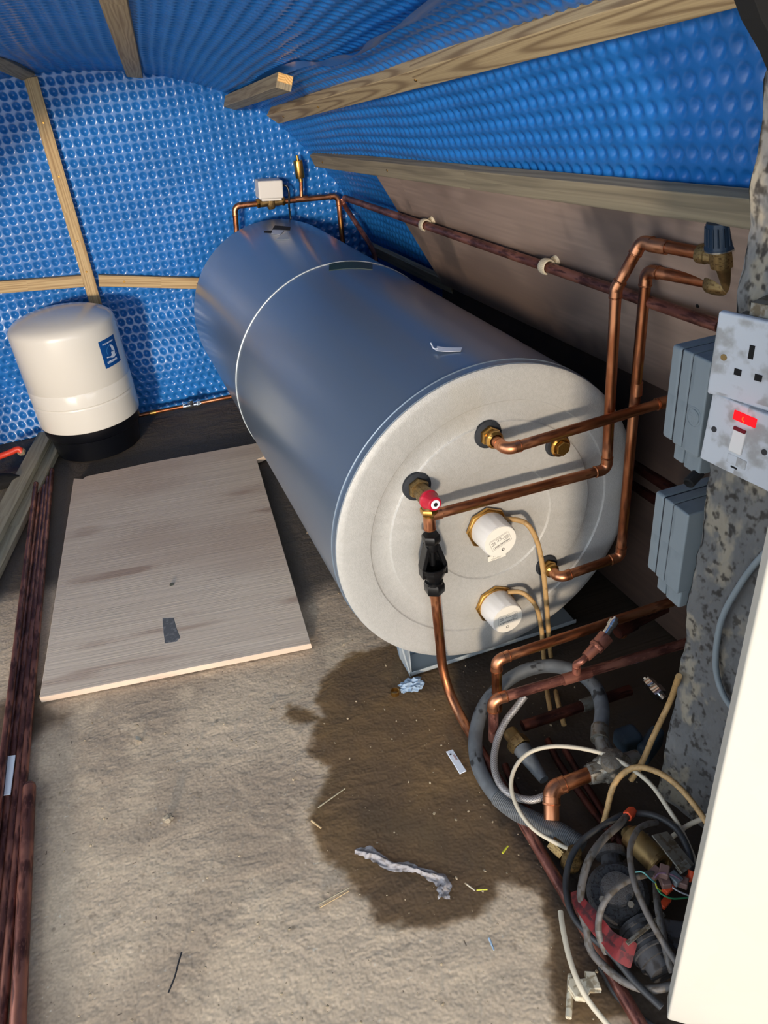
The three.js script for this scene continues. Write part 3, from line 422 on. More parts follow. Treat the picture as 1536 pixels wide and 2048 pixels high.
{ // relief valve, tee, riser
  const b = [0.4437, 0.5492, -1.2731], k = 0.057, top = offFace(b, k);
  const v = thing('relief_valve', 'brass relief valve with red knob on the left of the end plate', 'valve', b);
  part('body', [hex(offFace(b, 0.004), OUT.toArray(), 0.0225, 0.016), lathe([[0, 0], [0.0165, 0], [0.0165, 0.014], [0.018, 0.018], [0.0185, 0.03], [0.0175, 0.042], [0, 0.044]], offFace(b, 0.018), OUT.toArray(), 32), lathe([[0, 0], [0.013, 0], [0.0135, 0.022], [0.0, 0.026]], top, [0, -1, 0], 28)], M.brassDark, v);
  const kn = part('knob', [lathe([[0, 0], [0.0195, 0], [0.0205, 0.002], [0.0205, 0.006], [0.0185, 0.008], [0.0145, 0.026], [0.0145, 0.029], [0.0125, 0.031], [0.0, 0.031]], offFace(b, 0.058), [0.10, 0.10, 1], 36)], M.red, v, 'red ribbed plastic knob');
  const ko = V(offFace(b, 0.058)).addScaledVector(V([0.10, 0.10, 1]).normalize(), 0.0305).toArray();
  part('knob_disc', lathe([[0, 0.0016], [0.0095, 0.0014], [0.0095, 0], [0, 0]], ko, [0.10, 0.10, 1], 28), M.paper, kn, 'white disc in the knob'); 
  part('screw_head', lathe([[0, 0.003], [0.004, 0.0028], [0.0045, 0.001], [0, 0]], ko, [0.10, 0.10, 1], 12), M.dark, kn, 'dark screw head');
  part('outlet_nut', [hex([top[0], top[1] - 0.022, top[2]], [0, -1, 0], 0.0178, 0.013), lathe([[0.011, 0], [0.0135, 0.001], [0.0135, 0.004], [0.011, 0.005]], [top[0], top[1] - 0.036, top[2]], [0, -1, 0], 24)], M.brass, v, 'brass outlet nut');
  const tee = [top[0], [0.4342, 0.5091, -1.2153][1], top[2]], A0 = [0.8619, 0.4976, -1.2271], A1 = [0.8567, 0.8867, -1.232];
  const A2 = [0.885, 0.9733, -1.2056], A3 = [0.915, 0.973, -1.0874];
  const r = thing('copper_pipe', 'copper pipe from the red-knobbed valve rising to the blue-capped valve', 'pipe', tee);
  part('tee', [cyl([tee[0], tee[1] + 0.026, tee[2]], [tee[0], tee[1] - 0.03, tee[2]], RP * 1.14, RP * 1.14, 24), cyl(tee, V(tee).lerp(V(A0), 0.062).toArray(), RP * 1.14, RP * 1.14, 24), ...[0.026, -0.03].map((d) => lathe([[RP, -0.0015], [RP * 1.2, -0.001], [RP * 1.2, 0.0015], [RP, 0.002]], [tee[0], tee[1] + d, tee[2]], [0, 1, 0], 24))], M.copper, r);
  plumb(r, [tee, A0, A1, A2, A3], RP, M.copper, { er: 1.35 });
  part('coupling', cyl([0.8885, 0.9722, -1.1853], [0.8985, 0.9725, -1.1493], RP * 1.15, RP * 1.15, 24), M.copper, r);
  // tundish
  const ty = [0.464][0], by = [0.3163][0], L = ty - by, tx = tee[0] + 0.001, tz = tee[2], at = (f) => [tx, ty - L * f, tz], dn = [0, -1, 0];
  const t = thing('tundish', 'black plastic tundish with open window below the red-knobbed valve', 'tundish', at(1));
  part('top_collar', [hex(at(0), dn, 0.0195, L * 0.12), lathe([[0, 0], [0.015, 0], [0.0155, L * 0.1], [0.013, L * 0.16], [0, L * 0.16]], at(0.1), dn, 28)], M.black, t);
  for (const s of [-1, 1]) part('strut', place(new THREE.ExtrudeGeometry(new THREE.Shape([[0.007, 0], [0.0135, 0], [0.0275, L * 0.34], [0.0275, L * 0.5], [0.0225, L * 0.5], [0.021, L * 0.36]].map(([a, b]) => new THREE.Vector2(a, -b))), { depth: 0.022, bevelEnabled: true, bevelSize: 0.001, bevelThickness: 0.001, bevelSegments: 2 }).translate(0, 0, -0.011), at(0.17), [s, 0, 0], [0, 1, 0]), M.black, t);
  part('back_strut', place(new THREE.ExtrudeGeometry(new THREE.Shape([[-0.009, 0], [0.009, 0], [0.02, L * 0.34], [0.02, L * 0.5], [-0.02, L * 0.5], [-0.02, L * 0.34]].map(([a, b]) => new THREE.Vector2(a, -b))), { depth: 0.003, bevelEnabled: false }), [tx, ty - L * 0.17, tz - 0.022], [1, 0, 0], [0, 1, 0]), M.black, t);
  part('cup', lathe([[0, L * 0.27], [0.012, L * 0.27], [0.021, L * 0.16], [0.0255, 0.004], [0.0255, 0], [0.029, 0], [0.0292, 0.004], [0.027, L * 0.06], [0.0275, L * 0.08], [0.0235, L * 0.17], [0.0165, L * 0.25], [0.015, L * 0.33], [0, L * 0.33]], at(0.52), dn, 40), M.black, t);
  part('drip_tube', lathe([[0.005, 0], [0.007, 0], [0.006, L * 0.32], [0.0045, L * 0.32]], at(0.2), dn, 20), M.black, t);
  part('bottom_nut', [hex(at(0.83), dn, 0.0225, L * 0.17), lathe([[0, 0], [0.0195, 0], [0.0195, L * 0.04], [0, L * 0.04]], at(0.80), dn, 28)], M.black, t);
  // discharge pipe down to the floor and out along it
  const fx = tx + 0.004, dz = tz, w = thing('discharge_pipe', 'long copper pipe dropping from the black tundish and lying along the floor', 'pipe', [fx, 0, dz]);
  part('coupling', cyl(at(0.985), at(1.10), RP * 1.12, RP * 1.10, 24), M.copper, w);
  const run = [[tx, by, tz], [fx, 0.17, dz], [fx, 0.10, dz + 0.006], [fx + 0.002, 0.045, dz + 0.034], [fx + 0.004, 0.02, dz + 0.085], [fx + 0.005, 0.0145, dz + 0.15]];
  part('pipe', tube(run, RP, 90, 22), M.copper, w);
  part('pipe', tube([[fx + 0.005, 0.0145, dz + 0.15], [fx + 0.005, 0.013, dz + 0.5], [fx + 0.002, 0.013, -0.467], [fx, 0.013, -0.05]], RP, 60, 22), M.copperDull, w, 'dull red-brown length on the floor');
}
{ // lower connection and second riser
  const b = [0.7506, 0.2434, -1.2777], e = offFace(b, 0.057), B0 = [0.917, 0.2478, -1.2254], B1 = [0.9227, 0.9091, -1.2341], B2 = [0.955, 0.9131, -1.1026];
  const o = thing('copper_pipe', 'copper pipe rising from the lowest gasket nearest the plywood wall', 'pipe', b);
  part('union_nut', [hex(offFace(b, 0.004), OUT.toArray(), 0.019, 0.014), lathe([[0, 0], [0.0155, 0], [0.017, 0.003], [0.017, 0.012], [0.012, 0.016]], offFace(b, 0.017), OUT.toArray(), 28)], M.brass, o, 'brass union nut');
  plumb(o, [offFace(b, 0.025), e, B0, B1, B2], RP, M.copper, { er: 1.4 });
  part('coupling', cyl([0.9225, 0.6549, -1.2308], [0.9224, 0.6825, -1.2312], RP * 1.12, RP * 1.12, 24), M.copper, o);
}
{ // blue-capped relief valve between the two risers
  const a = [0.915, 0.973, -1.0874], c = [0.955, 0.9131, -1.1026], dir = V([0.015, 0.0006, 0.057]).normalize().toArray(), up = [-0.22, 1, 0.0];
  const v = thing('pressure_valve', 'brass valve with dark blue cap beside the concrete pier', 'valve', c);
  const a2 = V(a).addScaledVector(V(dir), 0.045).toArray(), c2 = V(c).addScaledVector(V(dir), 0.05).toArray();
  part('body', [lathe([[0, 0], [0.0155, 0], [0.0165, 0.004], [0.0165, 0.016], [0.0145, 0.018], [0.0145, 0.04], [0, 0.045]], a, dir, 28), lathe([[0, 0], [0.0155, 0], [0.018, 0.004], [0.0195, 0.018], [0.0175, 0.05], [0.014, 0.075], [0, 0.075]], c, dir, 28), cyl(a2, c2, 0.0155, 0.017, 24), lathe([[0, -0.02], [0.019, -0.015], [0.021, 0.0], [0.021, 0.02], [0.0, 0.02]], a2, up, 32)], M.brassDark, v);
  const pt = V(a2).addScaledVector(V(up).normalize(), 0.018).toArray();
  part('cap', [lathe([[0, 0], [0.0275, 0], [0.0275, 0.004], [0.0255, 0.007], [0.0235, 0.038], [0.0215, 0.044], [0, 0.046]], pt, up, 40), ...Array.from({ length: 18 }, (_, i) => { const a = i * Math.PI / 9, e = V(up).normalize(), x = V([1, 0, 0]).addScaledVector(e, -e.x).normalize(), y = e.clone().cross(x), q = (r, h) => V(pt).addScaledVector(e, h).addScaledVector(x, r * Math.cos(a)).addScaledVector(y, r * Math.sin(a)).toArray(); return cyl(q(0.0254, 0.008), q(0.0236, 0.038), 0.0016, 0.0014, 6); })], M.blueCap, v, 'dark blue ribbed cap');
  part('cap_ring', lathe([[0.02, -0.002], [0.028, -0.001], [0.028, 0.001], [0.02, 0.002]], pt, up, 36), M.steel, v);
}
// ---------------------------------------------------------------- pipework behind the tank
{
  const z = -3.235, R = 0.0105;
  const o = thing('copper_manifold', 'copper pipe arch with white actuator behind the far end of the tank', 'pipework', [0.4514, 0.682, -3.235]);
  plumb(o, [[0.4495, 0.6726, -3.235], [0.4627, 0.7909, -3.235], [0.8877, 0.7662, -3.235], [0.8844, 0.5506, -3.235]], R, M.copper, { er: 2.2 });
  part('compression_nut', hex([0.5507, 0.7872, -3.235], [1, 0, 0], 0.019, 0.012), M.brass, o); part('compression_nut', hex([0.6521, 0.7816, -3.235], [1, 0, 0], 0.019, 0.012), M.brass, o);
  part('valve_body', [cyl([0.5606, 0.7857, -3.235], [0.6561, 0.781, -3.235], 0.015, 0.015), lathe([[0, -0.03], [0.013, -0.028], [0.02, -0.012], [0.021, 0.014], [0.014, 0.03], [0, 0.03]], [0.6077, 0.7863, -3.235], [0, 1, 0], 24)], M.brassDark, o);
  const ac = [0.6062, 0.8378, -3.215]; part('actuator', [box(0.098, 0.066, 0.075, 0.006).rotateZ(-0.1).translate(...ac), box(0.08, 0.012, 0.05, 0.003).rotateZ(-0.1).translate(ac[0], ac[1] - 0.037, ac[2])], M.whiteCap, o, 'white boxed valve actuator');
  part('actuator_cable', tube([[0.6573, 0.8372, -3.235], [0.6786, 0.8367, -3.23], [0.6854, 0.8102, -3.225], [0.6769, 0.7649, -3.22], [0.6706, 0.7174, -3.2], [0.6662, 0.6637, -3.2]], 0.0042), M.black, o, 'black actuator cable');
  part('tee', [cyl([0.7077, 0.7791, -3.235], [0.7594, 0.7753, -3.235], R * 1.18), cyl([0.7345, 0.7771, -3.235], [0.7432, 0.8474, -3.235], R * 0.72)], M.copper, o);
  part('air_vent', [lathe([[0, 0], [0.009, 0], [0.009, 0.012], [0.0165, 0.013], [0.018, 0.018], [0.018, 0.074], [0.0165, 0.078], [0.006, 0.079], [0.006, 0.096], [0, 0.098]], [0.7424, 0.842, -3.235], [-0.02, 1, 0], 24)], M.brass, o, 'brass automatic air vent');
  const s = thing('copper_pipe', 'thin copper pipe slanting down behind the tank beside the wall batten', 'pipe', [0.8509, 0.6286, -2.7]);
  part('pipe', tube([[0.901, 0.7526, -3.235], [0.9118, 0.7201, -3.22], [0.9113, 0.665, -3.05], [0.9189, 0.6175, -2.95], [0.9218, 0.5849, -2.92], [0.9131, 0.5465, -2.9]], R * 0.95), M.copperDull, s);
  const w = thing('copper_pipe', 'long dark copper pipe in white clips along the plywood wall', 'pipe', [0.9392, 0.8554, -1.0596]);
  part('pipe', cyl([0.8425, 0.8022, -2.9745], [0.9407, 0.8539, -1.0421], 0.0115, 0.0115, 24), M.copperDull, w);
  for (const [c0, c1, lab] of [[[0.8787, 0.8225, -2.2556], [0.9182, 0.8216, -2.3285], 'white plastic pipe clip on the plywood wall, the one farther from the risers'], [[0.9127, 0.84, -1.5889], [0.9548, 0.8404, -1.612], 'white plastic pipe clip on the plywood wall, the one nearer the risers']]) {
    const ax = V([0.0983, 0.0517, 1.9324]).normalize().toArray(), k = thing('pipe_clip', lab, 'clip', c1);
    const nn = [-0.9395, -0.3378, 0.0568], g = new THREE.TorusGeometry(0.0155, 0.0035, 8, 30, 4.6); g.scale(1, 1, 4); g.rotateZ(2.5);
    part('saddle', g.applyMatrix4(frame(c0, nn, V(ax).cross(V(nn)).toArray())), M.clip, k);
    part('stem', cyl(V(c0).addScaledVector(V(nn), -0.019).toArray(), V(c0).addScaledVector(V(nn), -0.046).toArray(), 0.012, 0.014, 16), M.clip, k);
  }
  for (const [a, b, lab] of [[[1.045, 0.3831, -1.4357], [1.045, 0.3954, -1.1043], 'dark copper pipe low on the wall behind the second riser, the upper of two'], [[1.045, 0.325, -1.4504], [1.045, 0.349, -1.0949], 'dark copper pipe low on the wall behind the second riser, the lower of two']]) { const q = thing('copper_pipe', lab, 'pipe', b); part('pipe', cyl(a, b, 0.0135, 0.0135, 20), M.copperDark, q); }
}
// ---------------------------------------------------------------- battens and boards
const vN = (k, z) => vaultNormal(k, z).toArray(), vP = (k, z, o = 0) => vault(k, z).addScaledVector(vaultNormal(k, z), o).toArray();
function batten(label, a, b, w, t, n, mat, { lift = -0.006, screws = [], endMat } = {}) {
  const o = thing('timber_batten', label, 'batten', [(a[0] + b[0]) / 2, (a[1] + b[1]) / 2, (a[2] + b[2]) / 2]);
  part('plank', bar(a, b, w, t, n, 0.002, lift), mat, o);
  for (const f of screws) { const p = V(a).lerp(V(b), f).addScaledVector(V(n).normalize(), t + lift + 0.0006); screw(o, p.toArray(), n, 0.004, M.brass); }
  if (endMat) { const d = V(b).sub(V(a)).normalize(), q = V(b).addScaledVector(d, 0.0008).addScaledVector(V(n).normalize(), t / 2 + lift).toArray(); part('end_grain', place(box(w - 0.003, t - 0.003, 0.003, 0.0005), q, V(n).cross(d).toArray(), n), endMat, o, 'pale sawn end'); }
  return o;
}
batten('tall pale batten standing upright on the blue back wall, its foot behind the white vessel', [-0.1469, 1.2968, -3.345], [-0.153, 0.398, -3.345], 0.046, 0.026, [0, 0, 1], M.pine, { screws: [0.16, 0.36, 0.62, 0.75], lift: 0 });
batten('level pale batten on the blue back wall, left of the upright batten', [-0.5841, 0.6292, -3.345], [-0.174, 0.5881, -3.345], 0.045, 0.024, [0, 0, 1], M.pine, { lift: 0 });
batten('level pale batten on the blue back wall between upright batten and tank', [-0.1159, 0.5796, -3.345], [0.3582, 0.4796, -3.345], 0.045, 0.024, [0, 0, 1], M.pine, { screws: [0.2, 0.8], lift: 0 });
batten('wide batten running along the middle of the blue ceiling to the back wall', vP(5, -3.33), vP(5, -0.6), 0.056, 0.022, vN(5, -2.5), M.pine, {});
batten('short batten at the upper left corner of the photo, ending at the upright batten', [-0.1564, 1.3183, -3.3], [-0.2475, 1.4052, -2.6], 0.05, 0.03, [0.25, -0.95, 0.1], M.pineGrey, {});
batten('short stub batten with a pale sawn end on the blue ceiling', [0.5372, 1.1601, -3.32], [0.555, 1.2504, -2.42], 0.045, 0.04, [-0.35, -0.92, 0], M.pineGrey, { endMat: M.pineEnd, lift: 0 });
batten('long knotty batten crossing the blue ceiling at upper right', vP(6.93, -3.2), vP(6.93, -0.5), 0.052, 0.034, vN(6.93, -2), M.pineKnot, { screws: [0.06, 0.22, 0.5] });
batten('long grey-green batten along the top edge of the plywood wall board', [0.8326, 0.9117, -3.2795], [0.9332, 1.0942, -0.53], 0.05, 0.03, [-0.9395, -0.3378, 0.0568], M.greyTimber, { screws: [0.05, 0.3] });
batten('low grey batten on the blue wall, half behind the plywood wall board', [0.964, 0.5709, -3.0981], [1.0036, 0.5849, -2.3592], 0.05, 0.02, [-0.9395, -0.3378, 0.0568], M.greyTimber, { lift: -0.012 });
{
  const n = [-0.9395, -0.3378, 0.0568];
  const b = thing('plywood_board', 'big stained plywood board leaning on the right wall above the tank', 'board', [0.9498, 0.7821, -1.9003]);
  part('panel', slab([[0.9843, 0.5907, -2.3978], [1.0557, 0.6191, -1.0482], [0.9053, 1.0498, -0.9738], [0.8419, 0.9497, -2.6182]], n, 0.012), M.wallPly, b);
  for (const p of [[0.868, 0.985, -1.9675], [0.889, 1.0151, -1.4405], [0.9632, 0.8609, -1.1308]]) screw(b, p, n, 0.004, M.dark);
  const c = thing('plywood_board', 'brownish plywood board behind the tank, below the clipped wall pipe', 'board', [1.0789, 0.4141, -2.1646]);
  part('panel', slab([[1.075, 0.618, -1.0], [1.0, 0.59, -2.436], [1.03, 0.01, -2.436], [1.105, 0.01, -1.0]], [-0.998, 0.05, 0.05], 0.012), M.brownPly, c);
}
{ // loose board on the floor
  const b = thing('plywood_sheet', 'flat plywood sheet lying on the concrete floor beside the tank', 'board', [-0.077, 0, -2.0239]), h = 0.019;
  part('sheet', slab([[-0.4679, 0.019, -1.6075], [0.2034, 0.019, -1.508], [0.2775, 0.019, -2.5797], [0.3125, 0.019, -2.5913], [0.3298, 0.019, -2.7104], [-0.1005, 0.019, -2.7613], [-0.337, 0.019, -2.7692], [-0.3481, 0.019, -2.7543], [-0.3804, 0.019, -2.7759]], [0, 1, 0], 0.017), M.ply, b);
  part('sawn_edge', bar([-0.4697, 0.0105, -1.6172], [0.2041, 0.0105, -1.5179], 0.0158, 0.0012, [-0.0887, 0, 1.1809], 0.0003), M.plyEdge, b, 'pale sawn edge');
  part('sawn_edge', bar([0.2801, 0.0105, -2.6002], [0.3153, 0.0105, -2.6118], 0.0158, 0.0012, [0.1, 0, 1], 0.0003), M.plyEdge, b, 'pale sawn edge');
  part('screw', cyl([-0.1071, 0.018, -1.9313], [-0.1068, 0.0205, -1.9277], 0.0068, 0.006, 14), S({ color: 0x1b2016, roughness: 0.6 }), b, 'dark screw head');
  part('filler_patch', slab([[-0.1488, 0.0196, -1.7839], [-0.1197, 0.0196, -1.7724], [-0.1173, 0.0196, -1.7211], [-0.1125, 0.0196, -1.6814], [-0.1244, 0.0196, -1.6697], [-0.1527, 0.0196, -1.6766], [-0.1515, 0.0196, -1.7284]], [0, 1, 0], 0.0022), S({ map: spotMap([0.37, 0.37, 0.38], [0.55, 0.54, 0.53], 0.7, [0.05, 0.05], 6), roughness: 0.9 }), b, 'smear of grey filler');
}
// ---------------------------------------------------------------- expansion vessel
{
  const c = [-0.281, 0, -3.085], v = thing('expansion_vessel', 'white domed pressure vessel on a black base by the back wall', 'vessel', c), r = 0.194;
  part('shell', lathe([[r - 0.012, 0.128], [r - 0.002, 0.134], [r, 0.145], [r, 0.222], [r - 0.003, 0.226], [r - 0.0035, 0.231], [r, 0.236], [r, 0.283], [r - 0.003, 0.288], [r, 0.294], [r, 0.495], [r - 0.002, 0.507], [r - 0.008, 0.518], [r - 0.022, 0.529], [r - 0.05, 0.541], [r - 0.09, 0.552], [r - 0.14, 0.559], [0, 0.562]], c, [0, 1, 0], 96), M.white, v);
  part('base', [lathe([[0.155, 0.0], [0.165, 0.004], [0.17, 0.06], [0.173, 0.085], [0.183, 0.092], [0.186, 0.10], [0.187, 0.13], [0.17, 0.135]], c, [0, 1, 0], 72)], M.blackBase, v, 'black plastic base');
  const cv = document.createElement('canvas'); cv.width = 200; cv.height = 260; const x = cv.getContext('2d'); x.fillStyle = '#06498f'; x.fillRect(0, 0, 200, 260); x.fillStyle = '#c9d6ea';
  const bars = (y, h, ws) => { let p = 32; for (const w of ws) { x.fillRect(p, y, w, h); p += w + 4; } };
  bars(34, 13, [10, 8, 11, 8, 12, 9, 8, 11, 9, 10]); bars(204, 22, [12, 10, 14, 11, 10, 13, 12, 10]);
  x.beginPath(); x.moveTo(104, 66); x.bezierCurveTo(150, 70, 164, 120, 142, 172); x.bezierCurveTo(126, 188, 100, 182, 76, 168); x.bezierCurveTo(96, 172, 108, 160, 100, 140); x.bezierCurveTo(126, 130, 118, 92, 104, 66); x.fill(); x.fillStyle = '#2d5f92'; x.beginPath(); x.ellipse(124, 132, 12, 7, 0.4, 0, 7); x.fill(); x.fillStyle = '#c9d6ea';
  x.beginPath(); x.moveTo(40, 160); x.quadraticCurveTo(70, 164, 96, 176); x.quadraticCurveTo(130, 180, 172, 164); x.quadraticCurveTo(140, 196, 100, 190); x.quadraticCurveTo(70, 172, 40, 172); x.fill(); x.strokeStyle = '#3d80bd'; x.lineWidth = 5; x.beginPath(); x.arc(106, 122, 50, 2.6, 4.6); x.stroke();
  const t = new THREE.CanvasTexture(cv); t.colorSpace = THREE.SRGBColorSpace;
  const g = new THREE.CylinderGeometry(r + 0.001, r + 0.001, 0.104, 16, 1, true, 0.64, 0.46); g.translate(c[0], 0.405, c[2]);
  part('label', g, PM({ map: t, roughness: 0.35 }), v, 'blue label with a white emblem');
  // pipe along the floor to the tank
  const p = thing('copper_pipe', 'thin copper pipe with small lever valve between white vessel and tank', 'pipe', [0.1103, 0.02, -3.2154]);
  part('pipe', cyl([-0.1399, 0.03, -3.2119], [0.3252, 0.03, -3.1941], 0.0085, 0.0085, 18), M.copper, p);
  part('lever_valve', [cyl([0.0847, 0.03, -3.2001], [0.1581, 0.03, -3.1977], 0.0135, 0.0135, 12), hex([0.0806, 0.03, -3.2025], [0.0735, 0, 0.0024], 0.0165, 0.014), hex([0.1409, 0.03, -3.199], [0.0735, 0, 0.0024], 0.0165, 0.014), lathe([[0.008, 0], [0.008, 0.022], [0, 0.024]], [0.1182, 0.038, -3.178], [0, 1, 0], 14), bar([0.1161, 0.062, -3.1198], [0.1031, 0.085, -3.0932], 0.014, 0.003, [0, 1, 0.4], 0.001)], M.chrome, p, 'chromed lever valve');
  part('coupling', cyl([-0.0601, 0.03, -3.2076], [-0.0346, 0.03, -3.2069], 0.0105, 0.0105, 18), M.brass, p);
}
// ---------------------------------------------------------------- stock lengths on the left
function stock(name, label, cat, a, b, w, t, mat, group) { const o = thing(name, label, cat, [(a[0] + b[0]) / 2, a[1], (a[2] + b[2]) / 2]); part('board', bar(a, b, w, t, [0, 1, 0], 0.002), mat, o); return o; }
stock('timber_plank', 'grey timber plank on the floor touching the black vessel base, the longest of three', 'plank', [-0.4829, 0.026, -3.2138], [-0.7479, 0.026, -1.8974], 0.062, 0.022, M.treated);
stock('timber_plank', 'grey timber plank nearest the copper tubes, its end by the black vessel base', 'plank', [-0.4537, 0.001, -3.1502], [-0.7144, 0.001, -1.8793], 0.062, 0.023, M.treated);
stock('timber_plank', 'short-ended grey plank at the left edge beside the orange handle', 'plank', [-0.6019, 0.001, -2.9518], [-0.748, 0.001, -2.2267], 0.10, 0.022, M.greyTimber);
{
  const R = 0.0088, T = [[[-0.5147, 0.026, -2.7933], [-0.5403, 0.026, -1.4554], 'bright-topped tube lying on top, leftmost end of the copper tube bundle'], [[-0.5049, 0.01, -2.7734], [-0.5377, 0.01, -1.469], 'tube second from the left in the copper tube bundle'], [[-0.4893, 0.01, -2.7895], [-0.5242, 0.01, -1.463], 'middle tube of the copper tube bundle'], [[-0.4781, 0.01, -2.8502], [-0.5095, 0.01, -1.4566], 'tube second from the right in the copper tube bundle'], [[-0.4646, 0.01, -2.9122], [-0.496, 0.01, -1.4506], 'rightmost tube of the bundle, nearest the plywood sheet']];
  T.forEach(([a, b, lab], i) => { const e = V(a).lerp(V(b), 1.62).toArray(); const o = thing('copper_tube', 'dull brown copper ' + lab, 'tube', a, 'copper tubes stacked on the floor at left');
    part('tube', cyl(a, e, R, R, 16, true), M.copperDull, o); part('open_end', [lathe([[R * 0.8, 0], [R, 0.0004], [R, 0.003], [R * 0.8, 0.003]], a, [0.02, 0, 1], 18), lathe([[0, 0.004], [R * 0.85, 0.004], [R * 0.85, 0.0045], [0, 0.0045]], a, [0.02, 0, 1], 18)], i ? M.copperDark : M.dark, o); });
  const a = [-0.4833, 0.014, -1.3295], e = [-0.4803, 0.014, -0.5697];
  const o = thing('copper_tube', 'thick red-brown copper tube with closed rounded end at the lower left edge', 'tube', a);
  part('tube', [cyl(a, e, 0.0135, 0.0135, 24), lathe([[0.0135, 0], [0.0125, 0.006], [0.009, 0.011], [0.004, 0.0132], [0, 0.0135]], a, V(a).sub(V(e)).toArray(), 24)], M.copperDull, o);
  const tp = single('masking_tape', slab([[-0.5321, 0.021, -1.4378], [-0.5168, 0.021, -1.4341], [-0.521, 0.021, -1.3218], [-0.5334, 0.021, -1.3244]], [0, 1, 0], 0.002), M.paper, 'strip of pale tape stuck across the copper tube bundle', 'tape');
  const tool = thing('hand_tool', 'orange curved tool handle lying at the left edge by the blue wall', 'tool', [-0.6312, 0, -3.0682]);
  part('handle', tube([[-0.7195, 0.05, -2.9936], [-0.6575, 0.055, -3.0395], [-0.6101, 0.06, -3.0492], [-0.5768, 0.065, -3.0531], [-0.5683, 0.05, -3.047]], 0.012, 40, 14), M.orange, tool, 'orange handle');
  part('head', lump(0.06, 4, [1.4, 0.45, 0.7], 0.12, 3).translate(...[-0.6489, 0.04, -2.8469]), M.dark, tool, 'dark tool body'); part('handle_end', lump(0.016, 6, [1, 1, 1], 0.2, 2).translate(...[-0.5698, 0.052, -3.0531]), M.greyTimber, tool);
}
